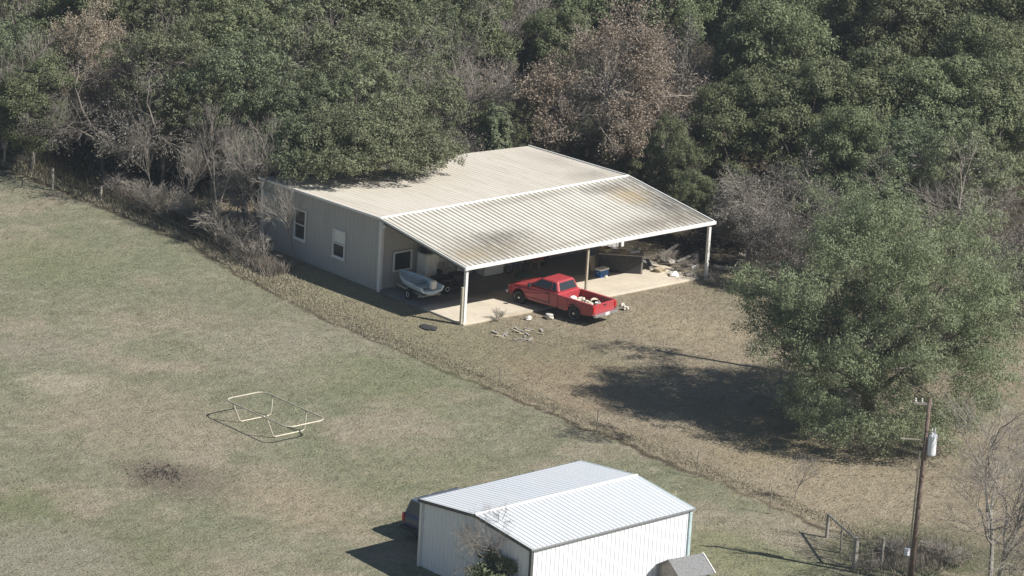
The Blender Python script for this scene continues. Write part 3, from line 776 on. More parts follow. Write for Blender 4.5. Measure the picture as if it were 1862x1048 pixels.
def misc():
    # upright white freezer behind the boat
    T = thing('freezer', 'tall white freezer standing against the porch wall behind the boat', 'freezer', (2.6, 5.9, ZS))
    MB().box((0, 0, .85), (.78, .7, 1.62)).build('cabinet', M['white'], T, bevel=.03)
    d = MB().box((0, -.38, .88), (.76, .05, 1.5)).build('door', M['white'], T, bevel=.02)
    MB().box((.30, -.43, 1.05), (.03, .04, .4)).build('handle', M['chrome'], d)
    MB().box((0, 0, .02), (.7, .6, .05)).build('foot', M['black'], T)
    o = MB().blob((0, 0, .17), (.52, .34, .2), 5, 2, .25).build('tarp_bundle', M['dark_paint']); o.location = (2.6, 5.85, ZS+1.66)
    tag(o, 'dark rumpled bundle lying on top of the white freezer', 'bundle')
    # motorbike like bicycle by the porch wall
    T = thing('bicycle', 'dark bicycle leaning near the porch wall left of the truck', 'bicycle', (7.9, 5.3, ZS), R(12))
    fr = MB()
    fr.tube([(-.5, 0, .33), (-.12, 0, .30), (-.25, 0, .78)], .018, 5); fr.tube([(-.12, 0, .30), (.38, 0, .75), (-.22, 0, .70)], .018, 5); fr.tube([(-.5, 0, .33), (-.22, 0, .70)], .014, 5)
    fr.build('frame', M['blue'], T); MB().tube([(.5, 0, .33), (.36, 0, .85)], .018, 5).build('fork', M['chrome'], T)
    MB().tube([(.30, -.28, .92), (.38, -.12, .92), (.36, 0, .86), (.38, .12, .92), (.30, .28, .92)], .014, 5).build('handlebar', M['chrome'], T)
    MB().box((-.26, 0, .82), (.24, .12, .05)).build('saddle', M['black'], T, bevel=.02)
    for x in (-.5, .5):
        wh = MB().tube([(x+.31*math.cos(t), 0, .33+.31*math.sin(t)) for t in [2*math.pi*i/24 for i in range(24)]], .022, 5, closed=True).build('wheel', M['tyre'], T)
        sp = MB()
        for i in range(8):
            t = math.pi*i/8; sp.tube([(x+.3*math.cos(t), 0, .33+.3*math.sin(t)), (x-.3*math.cos(t), 0, .33-.3*math.sin(t))], .004, 3)
        sp.build('spokes', M['chrome'], wh)
    # pale flat chest
    T = thing('chest_freezer', 'low pale chest with lid against the porch wall left of the bicycle', 'chest', (6.6, 5.75, ZS))
    MB().box((0, 0, .42), (1.25, .68, .80)).build('body', M['white_trim'], T, bevel=.03)
    MB().box((0, 0, .87), (1.29, .72, .09)).build('lid', M['white'], T, bevel=.02)
    # red mower / green items along back
    T = thing('wheelbarrow', 'red wheelbarrow standing by the porch wall behind the truck hood', 'wheelbarrow', (9.4, 5.3, ZS), R(20))
    vs = [(-.45, -.33, .72), (.5, -.36, .78), (.5, .36, .78), (-.45, .33, .72), (-.25, -.2, .42), (.2, -.2, .42), (.2, .2, .42), (-.25, .2, .42)]
    MB().add(vs, [(4,5,6,7), (0,1,5,4), (1,2,6,5), (2,3,7,6), (3,0,4,7)]).build('tray', M['red'], T)
    hb = MB()
    for s in (-1, 1): hb.tube([(.6, s*.06, .22), (.1, s*.2, .40), (-1.0, s*.3, .6)], .022, 5); hb.tube([(-.25, s*.2, .42), (-.3, s*.24, 0)], .02, 5)
    hb.build('handles', M['tan_wood'], T)
    MB().lathe([(.04, -.05), (.19, -.05), (.2, 0), (.19, .05), (.04, .05)], (.62, 0, .2), 'Y', 18).build('wheel', M['tyre'], T)
    o = MB().tube([(0.0+.45*math.cos(t)*(1-t*.015), .35*math.sin(t), .04+.012*t) for t in [i*.35 for i in range(70)]], .022, 5).build('garden_hose', simple('hose_green', (.04, .12, .07), .5))
    o.location = (7.6, 4.4, ZS); tag(o, 'green garden hose coiled on the slab in front of the bicycle', 'hose')
    # cooler
    p = G(1094, 503, ZS)
    T = thing('cooler', 'blue cooler with white lid on the lit slab beyond the truck', 'cooler', (p.x, p.y, ZS), R(8))
    MB().box((0, 0, .18), (.62, .38, .36)).build('body', M['blue'], T, bevel=.03)
    MB().box((0, 0, .41), (.65, .41, .09)).build('lid', M['white'], T, bevel=.02)
    MB().tube([(-.33, -.0, .3), (-.36, -.0, .22), (-.36, 0.0, .2)], .012, 5).build('handle', M['white'], T)
    o = MB().box((0, 0, .40), (.62, .04, .80), rot=Euler((R(-12), 0, 0))).build('plywood_sheet', M['tan_wood']); o.location = (p.x+.35, p.y+1.0, ZS); o.rotation_euler = (0, 0, R(5))
    tag(o, 'small tan plywood sheet propped up behind the blue cooler', 'plywood')
    # workbench with junk on it
    a = G(1081, 490, ZS); p = Vector((12.75, 2.8, ZS))
    T = thing('workbench', 'large dark workbench cabinet with weathered end boards standing on the slab', 'workbench', (p.x, p.y, ZS), R(-42))
    MB().box((0, 0, .48), (2.1, .82, .90)).build('cabinet', M['dark_paint'], T, bevel=.02)
    MB().box((0, 0, .97), (2.3, 1.0, .06)).build('bench_top', M['grey_wood'], T, bevel=.01)
    for y in (-.3, .12): MB().box((1.10, y, .46), (.07, .22, .92)).build('end_board', M['grey_wood'], T)
    mw = Matrix.Translation(p) @ Matrix.Rotation(R(-42), 4, 'Z')
    rnd = random.Random(5)
    items = [('paper_sack', (.2, -.1), (.34, .24, .12), 'tan_wood', 'flattened pale sack on the workbench top', 'sack'), ('cardboard_box', (.62, .1), (.3, .25, .2), 'white', 'open whitish box at the near end of the workbench top', 'box'),
             ('folded_tarp', (-.3, .1), (.36, .26, .12), 'grey_wood', 'grey folded tarp in the middle of the workbench top', 'tarp'), ('cardboard_box', (-.75, -.05), (.3, .3, .28), 'tan_wood', 'brown box at the far end of the workbench top', 'box')]
    for i, (nm, (x, y), (dx, dy, dz), mt, lb, ct) in enumerate(items):
        if nm == 'cardboard_box':
            b = MB(); t = .015
            b.box((0, 0, t/2), (dx*2*.8, dy*2*.8, t))
            for s in (-1, 1): b.box((s*dx*.8, 0, dz/2+t), (t, dy*1.6, dz)); b.box((0, s*dy*.8, dz/2+t), (dx*1.6-t*1.2, t, dz)); b.box((s*(dx*.8+.07), 0, dz+.04), (.15, dy*1.5, .012), rot=Euler((0, R(s*25), 0)))
            o = b.build(nm, M[mt])
        else: o = MB().blob((0, 0, dz*.7), (dx, dy, dz), 30+i, 2, .2).build(nm, M[mt])
        o.location = mw @ Vector((x, y, .90)); o.rotation_euler = (0, 0, rnd.uniform(-.9, .1)); tag(o, lb, ct, 'junk on the workbench')
misc()

# ------------------------------------------------------------------ junk, logs and litter
def junk():
    rnd = random.Random(8)
    for i, (u, v, L, ang, lb) in enumerate([(1195, 476, 1.3, -35, 'short thick board leaning in the junk heap next to the workbench'), (1215, 468, 1.9, 15, 'long pale board lying across the back of the junk heap'),
                                (1225, 488, 1.5, -60, 'weathered plank at the front of the junk heap'), (1180, 490, 1.1, 60, 'stub of plank lying closest to the workbench foot'), (1250, 478, 1.7, 5, 'grey plank lying flat toward the right canopy post'), (1240, 498, 1.2, -20, 'splintered plank resting at the slab edge')]):
        p = G(u, v); a = R(ang); z = .12+.08*rnd.random()
        o = MB().bar((-L/2*math.cos(a), -L/2*math.sin(a), z), (L/2*math.cos(a), L/2*math.sin(a), z+rnd.uniform(.05, .5)), .2, .04).build('plank', M['dark_wood'], bevel=.005)
        o.location = (p.x, p.y, .02); tag(o, lb, 'plank', 'planks in the junk heap')
    for i, (u, v, r, mt, lb) in enumerate([(1200, 492, .3, 'tan_wood', 'tan sack slumped at the front of the junk heap'), (1225, 500, .25, 'white', 'dirty white sack at the slab corner'), (1215, 478, .34, 'grey_wood', 'grey sack on top of the junk heap'), (1255, 500, .22, 'grey_wood', 'small grey sack nearest the right canopy post')]):
        p = G(u, v, .15); o = MB().blob((0, 0, r*.5), (r*1.2, r, r*.6), 60+i, 2, .28, i).build('sack', M[mt]); o.location = (p.x, p.y, .04)
        tag(o, lb, 'sack', 'sacks in the junk heap')
    p = G(1263, 484)
    T = thing('car_tire', 'black tire standing in the junk left of the right canopy post', 'tire', (p.x, p.y, 0), R(30))
    MB().lathe([(.20, -.1), (.30, -.11), (.33, -.07), (.33, .07), (.30, .11), (.20, .1), (.18, .05), (.18, -.05)], (0, 0, .33), 'Y', 24).build('tread', M['tyre'], T)
    MB().lathe([(.03, -.02), (.17, -.05), (.17, .05), (.03, .02)], (0, 0, .33), 'Y', 16).build('rim', M['rust'], T)
    p = G(1262, 502)
    T = thing('sawhorse', 'pale A frame sawhorse in front of the standing black tire', 'sawhorse', (p.x, p.y, 0), R(20))
    MB().box((0, 0, .52), (.6, .08, .06)).build('beam', M['white_trim'], T)
    for x in (-.24, .24):
        for s in (-1, 1): MB().bar((x, 0, .52), (x+.02, s*.24, 0), .05, .03).build('leg', M['white_trim'], T)
    # logs by the forest edge, right of the canopy
    for i, (u, v, u2, v2, r, lb) in enumerate([(1300, 490, 1420, 503, .12, 'long pale log lying along the forest edge right of the canopy'), (1325, 478, 1450, 492, .10, 'thinner log lying behind the long pale log'),
                                   (1345, 470, 1400, 470, .13, 'short thick log behind the other logs'), (1400, 508, 1480, 508, .09, 'log at the right end of the log row near the big tree')]):
        a, b_ = G(u, v), G(u2, v2); N = 7
        pts = [a.lerp(b_, k/N)+Vector((rnd.uniform(-.08, .08), rnd.uniform(-.08, .08), r+rnd.uniform(0, .04))) for k in range(N+1)]
        c = pts[N//2].copy(); c.z = 0
        bm_ = MB().tube([q-c for q in pts], [r*(1-.3*k/N) for k in range(N+1)], 10)
        for k in (2, 4): bm_.tube([pts[k]-c, pts[k]-c+Vector((rnd.uniform(-.4, .4), rnd.uniform(-.4, .4), .35))], [r*.4, r*.15], 5)
        o = bm_.build('log', M['log']); o.location = c; tag(o, lb, 'log', 'logs along the forest edge')
    # white litter by the truck
    for i, (u, v, s, lb) in enumerate([(961, 582, .16, 'small crumpled white bag on the ground by the slab edge'), (1000, 580, .25, 'larger white bag on the ground beside the truck'), (1136, 564, .2, 'white bag lying behind the truck tailgate on dry grass'), (1131, 557, .13, 'tiny white scrap just beyond the bag behind the tailgate'), (1101, 508, .12, 'white scrap in front of the blue cooler')]):
        p = G(u, v); o = MB().blob((0, 0, s*.6), (s*.85, s*.75, s*.6), 80+i, 2, .38, i).build('white_trash_bag', M['paper']); o.location = (p.x, p.y, 0 if i < 4 else ZS)
        tag(o, lb, 'trash bag', 'white litter round the truck')
    # rubble patch
    for i in range(22):
        u = rnd.gauss(940, 26); v = rnd.gauss(611, 8); p = G(u, v); L = rnd.uniform(.15, .45); a = rnd.uniform(0, 3.1)
        o = MB().bar((-L/2*math.cos(a), -L/2*math.sin(a), .03), (L/2*math.cos(a), L/2*math.sin(a), .05+rnd.random()*.05), rnd.uniform(.05, .14), rnd.uniform(.03, .06)).build('broken_board', M['grey_wood'] if i % 3 else M['tan_wood'])
        o.location = (p.x, p.y, 0); tag(o, 'broken board piece in the litter patch in front of the slab', 'board', 'broken boards in front of the slab')
    # black flat mat
    p = G(779, 597)
    o = MB().blob((0, 0, .03), (.38, .5, .07), 99, 2, .2).build('black_tarp', M['dark_paint']); o.location = (p.x, p.y, 0); tag(o, 'small crumpled black tarp lying on grass left of the front canopy post', 'tarp')
junk()

# ------------------------------------------------------------------ trampoline frame
def tramp():
    T = thing('trampoline_frame', 'bare rectangular trampoline frame of bent pale tubing with two legs in the field', 'trampoline')
    a = Vector((-18.25, -5.0)); x0, x1, y0, y1, z, r = -18.25, -16.1, -9.85, -5.3, .9, .42
    pts = []
    for (cx, cy, t0) in ((x1-r, y1-r, 0), (x0+r, y1-r, 90), (x0+r, y0+r, 180), (x1-r, y0+r, 270)):
        for k in range(7):
            t = R(t0+15*k); pts.append((cx+r*math.cos(t)-0, cy+r*math.sin(t), z))
    MB().tube(pts, .036, 8, closed=True).build('top_rail', M['tramp'], T)
    for y in (-6.1, -8.52):
        rr = .22
        pt = [(x0, y+.12, z-.02), (x0+.22, y+.02, .25), (x0+.28, y, .10), (x0+.4, y, .04), (x1-.3, y, .04), (x1-.16, y, .10), (x1-.1, y+.02, .3), (x1, y+.12, z-.02)]
        MB().tube(pt, .034, 8).build('leg', M['tramp'], T)
tramp()

# ------------------------------------------------------------------ utility pole
def upole():
    p = G(1655, 1060); q = G(1692, 730, 9.2)
    H = 7.75; T = thing('utility_pole', 'tall wooden utility pole with white transformer in the right foreground', 'utility pole', (p.x, p.y, 0))
    lean = Vector((q.x-p.x, q.y-p.y, H)); lean = Vector((.12, -.05, H))
    pt = lambda t: Vector((lean.x*t, lean.y*t, H*t))
    MB().tube([pt(0), pt(.35), pt(.7), pt(1)], [.115, .10, .088, .075], 12).build('pole', M['pole_wood'], T, smooth=True)
    side = _r.copy(); side.z = 0; side.normalize()
    c = pt(.76)+side*.28
    tr = MB().lathe([(.02, -.44), (.175, -.44), (.185, -.41), (.185, .36), (.17, .40), (.1, .45), (.02, .47)], c, 'Z', 20).build('transformer', M['transformer'], T, smooth=False)
    for dx in (-.08, .09): MB().lathe([(.035, 0), (.055, .05), (.03, .09), (.05, .13), (.025, .18), (.02, .24)], (c.x+dx, c.y, c.z+.44), 'Z', 10).build('bushing', M['ceramic'], tr)
    MB().bar(pt(.76)+Vector((0, 0, .2)), c+Vector((0, 0, .2)), .08, .06).build('bracket', M['galv'], T)
    MB().bar(pt(.975)+side*.12, pt(.975)-side*.62, .09, .10).build('crossarm', M['grey_wood'], T)
    MB().bar(pt(.78), pt(.78)-side*1.0, .05, .05).build('arm', M['galv'], T)
    for s in (.56, .3): MB().lathe([(.03, 0), (.05, .05), (.03, .09), (.045, .13), (.02, .17)], pt(.975)-side*s+Vector((0, 0, .05)), 'Z', 10).build('insulator', M['ceramic'], T)
    cv = -side*.17+Vector((0, 0, 0))
    MB().tube([pt(0)+cv, pt(.35)+cv, pt(.72)+cv], .035, 8).build('conduit', M['galv'], T)
    MB().box(tuple(pt(.17)+cv*1.4), (.2, .2, .3)).build('meter_box', M['transformer'], T, bevel=.02)
    # second pole behind the big tree
    p2 = G(1478, 686)
    T2 = thing('wooden_post', 'slim dark wooden pole standing left of the big tree crown', 'pole', (p2.x, p2.y, 0))
    MB().tube([(0, 0, 0), (.02, 0, 3.5), (.05, .02, 7.2)], [.13, .115, .10], 10).build('pole', M['pole_wood'], T2, smooth=True)
    MB().bar((.05, -.5, 6.9), (.05, .5, 6.9), .08, .1).build('crossarm', M['grey_wood'], T2)
upole()

# ------------------------------------------------------------------ fence posts, wire, corner brace
def fence():
    posts = []
    for i, (u, v, h, lb) in enumerate([(8, 302, 1.1, 'leftmost pale fence post at the upper left field edge'), (95, 346, 1.2, 'pale fence post before the dark woods at upper left'), (183, 368, .85, 'short fence post where the dead weeds begin')]):
        p = G(u, v); o = MB().tube([(0, 0, 0), (.02, .01, h)], [.075, .065], 8).build('fence_post', M['log']); o.location = (p.x, p.y, 0)
        tag(o, lb, 'fence post', 'fence posts along the field edge'); posts.append((p.x, p.y, h*.9))
    tp = [(907, 712, 'steel fence post on the field edge below the truck'), (1267, 868, 'steel fence post on the field edge beyond the white barn'), (700, 618, 'steel fence post on the field edge left of the canopy post'), (1085, 790, 'steel fence post on the field edge left of the tree shadow'), (1400, 935, 'steel fence post nearest the corner brace')]
    tps = []
    for (u, v, lb) in tp:
        p = G(u, v); b = MB().box((0, 0, .6), (.04, .012, 1.2)); b.box((0, .018, .6), (.012, .03, 1.2)); b.box((0, 0.0, .08), (.12, .008, .1))
        o = b.build('steel_post', M['bark']); o.location = (p.x, p.y, 0); tag(o, lb, 'fence post', 'steel posts along the field edge'); tps.append((p.x, p.y, 1.1))
    allp = sorted(posts+tps, key=lambda q: -q[1])
    b = MB()
    for a, c in zip(allp[:-1], allp[1:]):
        for k in (.35, .65, .97):
            pa, pc = Vector((a[0], a[1], a[2]*k)), Vector((c[0], c[1], c[2]*k)); mid = (pa+pc)/2-Vector((0, 0, .05))
            b.tube([pa, mid, pc], .004, 3, cap=False)
    tag(b.build('fence_wire', M['galv']), 'thin sagging wires strung between the field edge posts', 'fence wire')
    # corner brace lower right
    a, c, d = G(1503, 978), G(1553, 1035), G(1602, 1030)
    T = thing('fence_brace', 'wooden corner brace of three posts and a slanted rail left of the utility pole', 'fence', (c.x, c.y, 0))
    A, D = a-c, d-c
    MB().tube([(0, 0, 0), (0, 0, 1.35)], .11, 10).build('post', M['grey_wood'], T)
    MB().tube([(A.x, A.y, 0), (A.x, A.y, 1.05)], .07, 8).build('post', M['grey_wood'], T)
    MB().tube([(D.x, D.y, 0), (D.x, D.y, 1.25)], .07, 8).build('post', M['grey_wood'], T)
    MB().tube([(A.x, A.y, 1.0), (0, 0, 1.25)], .045, 8).build('rail', M['grey_wood'], T)
    e = MB()
    for k in (.3, .6, .9, 1.15): e.tube([(0, 0, k), (D.x, D.y, k)], .006, 3); 
    for k in (.3, .6): e.tube([(0, 0, k), (A.x, A.y, k)], .006, 3)
    e.build('wire', M['galv'], T)
    m_ = (Vector((A.x, A.y, 0)))*.5
    MB().tube([(m_.x, m_.y, 0), (m_.x, m_.y, 1.05)], .045, 8).build('post', M['grey_wood'], T)
fence()

# ------------------------------------------------------------------ trees
def limb_tree(seed, H, R_, z0, n, rad, spread=1.0):
    """trunk and limbs reaching toward lobe centres"""
    pass

def leaf_cloud(seed, lobes, per, size, flat=.55, sub=36, sig=.26, droop=0.0, out=.9):
    sub = int(sub*.62); sig *= .82
    """lobes: list of (centre, radii); clumps of leaves on lobe surfaces -> arrays"""
    r = np.random.default_rng(seed); Ps = []; Ns = []
    for (c, rr) in lobes:
        c = np.array(c); rr = np.array(rr)
        d = unit(r.normal(size=(sub, 3))); d[:, 2] = np.where(d[:, 2] < -.35, -d[:, 2], d[:, 2]); d = unit(d)
        rad = r.uniform(.6, 1.28, sub)[:, None]
        cc = c+d*rr*rad
        k = max(2, int(per/sub))
        sg = sig*r.uniform(.6, 1.4, sub)
        e = unit(r.normal(size=(sub*k, 3)))*(r.uniform(.15, 1, sub*k)**.5*1.75)[:, None]
        P = np.repeat(cc, k, 0)+e*np.repeat(sg, k)[:, None]*np.array([1, 1, .75])
        Ps.append(P); Ns.append(np.repeat(d, k, 0)*.45+e*.6)
    P = np.concatenate(Ps); N = np.concatenate(Ns); n = len(P)
    N = unit(N*out+r.normal(size=(n, 3))*.45+np.array([0, 0, .2]))
    t = unit(np.cross(N, r.normal(size=(n, 3)))); b = np.cross(N, t)
    if droop: b = unit(b+np.array([0, 0, -droop])); 
    s = (size*r.uniform(.55, 1.35, n))[:, None]
    keep = P[:, 2] > .15
    return P[keep], (t*s*flat)[keep], (b*s)[keep]

def make_lobes(seed, H, R_, zlo, n=26, shape='dome'):
    r = random.Random(seed); L = []
    zc = (H+zlo)/2; hh = (H-zlo)/2
    for i in range(n):
        # fibonacci over the sphere
        ph = math.acos(1-2*(i+.5)/n); th = i*2.399963+seed
        d = Vector((math.sin(ph)*math.cos(th), math.sin(ph)*math.sin(th), math.cos(ph)))
        k = r.uniform(.5, .80)
        rad = R_*r.uniform(.20, .42)
        wz = 1.0
        if shape == 'cone': wz = max(.25, 1-.75*(d.z*.5+.5))
        c = Vector((d.x*R_*k*wz, d.y*R_*k*wz, zc+d.z*hh*k))
        c += Vector((r.uniform(-.1, .1), r.uniform(-.1, .1), r.uniform(-.1, .1)))*R_
        L.append((tuple(c), (rad*(.5+.5*wz), rad*(.5+.5*wz), rad*r.uniform(.65, .9))))
    return L

def trunk_mb(seed, lobes, H, rad, nb=12, forks=1):
    r = random.Random(seed); b = MB()
    top = Vector((r.uniform(-.3, .3), r.uniform(-.3, .3), H*.62))
    P = [Vector((0, 0, -.05))]
    for i in range(1, 6):
        P.append(top*(i/5)+Vector((r.uniform(-.12, .12), r.uniform(-.12, .12), 0)))
    b.tube(P, [rad*(1.25 if i == 0 else 1-.12*i) for i in range(6)], 9)
    ls = list(lobes); r.shuffle(ls)
    for (c, rr) in ls[:nb]:
        c = Vector(c); k = min(4, max(1, int(c.z/H*4))); s = P[k]
        m1 = s.lerp(c, .45)+Vector((r.uniform(-.3, .3), r.uniform(-.3, .3), r.uniform(-.1, .4)))
        b.tube([s, m1, c], [rad*.5, rad*.32, rad*.12], 6)
        for q in range(4):
            e = c+Vector((r.uniform(-1, 1), r.uniform(-1, 1), r.uniform(-.3, 1)))*rr[0]
            b.tube([m1.lerp(c, .5+.1*q), e], [rad*.14, rad*.04], 4, cap=False)
    return b

def bare_mb(seed, H, spread, rad, depth=5, lean=(0, 0), base_n=1, fan=.9, up=.3, crown0=.22):
    """recursive bare tree; returns (trunk MB, twig MB, tips)"""
    r = random.Random(seed); tb, wb = MB(), MB(); tips = []
    def grow(p, d, L, ra, lev):
        n = 3 if lev < 3 else 2
        pts = [p]; q = p.copy(); dd = d.copy()
        for i in range(n):
            dd = (dd+Vector((r.gauss(0, .13), r.gauss(0, .13), r.gauss(0, .08)+up*.12))).normalized()
            q = q+dd*L/n; pts.append(q.copy())
        rr = [ra*(1-.45*i/n) for i in range(n+1)]
        (tb if lev < 2 else wb).tube(pts, rr, 7 if lev == 0 else (5 if lev < 2 else 3), cap=False)
        if lev >= depth: tips.append(pts[-1]); tips.append(pts[1]); return
        nk = 5 if lev < 2 else 4
        for k in range(nk):
            t = r.uniform(.35, 1.0) if k else 1.0
            f = t*n; i = min(n-1, int(f)); s = pts[i].lerp(pts[i+1], f-i)
            ax = dd.orthogonal().normalized(); ax.rotate(Matrix.Rotation(r.uniform(0, 6.283), 3, dd))
            nd = dd.copy(); nd.rotate(Matrix.Rotation(fan*r.uniform(.45, 1.05)*(.5 if k == 0 else 1), 3, ax))
            nd.x *= spread; nd.y *= spread; nd.normalize()
            grow(s, nd, L*r.uniform(.58, .78), max(.007, ra*(.62 if k == 0 else .48)), lev+1)
    for k in range(base_n):
        a = 6.283*k/base_n+r.uniform(0, 1)
        d = Vector((lean[0]+(.35*math.cos(a) if base_n > 1 else 0), lean[1]+(.35*math.sin(a) if base_n > 1 else 0), 1)).normalized()
        grow(Vector((.1*math.cos(a)*(base_n > 1), .1*math.sin(a)*(base_n > 1), -.05)), d, H*.36, rad, 0)
    return tb, wb, tips

PROTO = {}
def leafy_proto(key, name, seed, H, R_, zlo, nl, per, size, mat, shape='dome', flat=.55, sig=.26, sub=36, bark='bark', rad=.22, droop=0, twigs=0):
    T = bpy.data.objects.new(name, None); COL.objects.link(T)
    lobes = make_lobes(seed, H, R_, zlo, nl, shape)
    P, U, V = leaf_cloud(seed, lobes, per, size, flat, sub, sig, droop)
    quads_mesh('crown', P, U, V, M[mat], T)
    trunk_mb(seed, lobes, H, rad).build('trunk', M[bark], T, norm=False)
    if twigs:
        _, wb, _ = bare_mb(seed+100, H*twigs, 1.2, rad*.8, depth=5, fan=.95)
        wb.build('twigs', M['twig'], T, norm=False)
    PROTO[key] = [T, H, R_, False]
def bare_proto(key, name, seed, H, spread, rad, mats=('bark', 'twig'), leaf=None, nleaf=0, **kw):
    T = bpy.data.objects.new(name, None); COL.objects.link(T)
    tb, wb, tips = bare_mb(seed, H, spread, rad, **kw)
    tb.build('trunk', M[mats[0]], T, norm=False)
    wb.build('crown' , M[mats[1]], T, norm=False)
    if leaf:
        r = np.random.default_rng(seed); tp = np.array([tuple(t) for t in tips])
        # leaves hold on to some branches more than others
        k = r.integers(0, len(tp), nleaf); P = tp[k]+r.normal(0, .16, (nleaf, 3))
        g = np.sin(P[:, 0]*1.3+seed)+np.sin(P[:, 1]*1.1)+np.sin(P[:, 2]*.9)+r.normal(0, .7, nleaf); P = P[g > -.3]; n = len(P)
        N = unit(r.normal(size=(n, 3))); t = unit(np.cross(N, r.normal(size=(n, 3)))); b = np.cross(N, t); s = (r.uniform(.028, .058, n))[:, None]
        quads_mesh('leaves', P, t*s*.7, b*s, M[leaf], T)
    PROTO[key] = [T, H, None, False]
random.seed(2)
leafy_proto('oakA', 'oak_tree', 1, 9.5, 4.0, 1.6, 30, 1350, .055, 'leaf_grey', twigs=1.03)
leafy_proto('oakB', 'oak_tree', 2, 8.5, 3.6, 1.2, 26, 1450, .054, 'leaf_grey', twigs=1.03)
leafy_proto('grnA', 'evergreen_tree', 3, 10, 3.4, 1.5, 26, 2400, .062, 'leaf_green', sig=.36)
leafy_proto('grnB', 'evergreen_tree', 4, 9, 3.1, 1.0, 24, 2400, .060, 'leaf_green', sig=.34)
leafy_proto('lite', 'oak_tree', 5, 9, 3.6, 1.0, 28, 1350, .054, 'leaf_light', twigs=1.0)
leafy_proto('juni', 'juniper_tree', 6, 6.5, 2.0, .2, 26, 1000, .07, 'leaf_light', 'cone', sig=.18, rad=.14)
leafy_proto('lowb', 'shrub', 7, 3.6, 2.3, .1, 24, 1000, .075, 'leaf_grey', sig=.24, rad=.1)
bare_proto('bareA', 'bare_tree', 21, 9, 1.15, .15, leaf=None, depth=5)
bare_proto('bareB', 'bare_tree', 22, 8, 1.3, .13, leaf='leaf_taupe', nleaf=9000, depth=5, fan=1.0)
bare_proto('taupe', 'bare_tree', 23, 7, 1.35, .12, mats=('bark_pale', 'twig_pale'), leaf='leaf_taupe', nleaf=36000, depth=5, fan=1.05, base_n=2)
bare_proto('brown', 'brown_leaved_oak', 24, 10, 1.25, .2, mats=('bark_pale', 'twig_pale'), leaf='leaf_brown', nleaf=80000, depth=5, fan=1.0)
bare_proto('sapl', 'bare_sapling', 25, 5.0, .8, .045, mats=('bark_pale', 'twig_pale'), depth=4, fan=.7)
bare_proto('bush', 'bare_shrub', 26, 2.4, 1.2, .03, mats=('twig_pale', 'twig_pale'), depth=3, base_n=6, fan=.8)
bare_proto('pale', 'bare_tree', 27, 7.5, 1.2, .10, mats=('bark_pale', 'twig_pale'), depth=5, fan=.8, base_n=2)

NAMES = {}
def plant(key, u, v, H, label, zc=None, rz=None, sx=1.0, group='trees of the wood', cat='tree', base=False, lean=0, loc=None):
    T0, H0, R0, used = PROTO[key]
    s = H/H0
    if loc is None:
        p = G(u, v, 0 if base else (H*.58 if zc is None else zc))
        x, y = p.x, p.y
    else: x, y = loc
    if used: o = copy_tree(T0)
    else: o = T0; PROTO[key][3] = True
    h = (int(abs(u)*7+abs(v)*13)) % 360
    o.location = (x, y, 0); o.scale = (s*sx, s*sx, s); o.rotation_euler = (lean, 0, R(h if rz is None else rz))
    tag(o, label, cat, group)
    return o
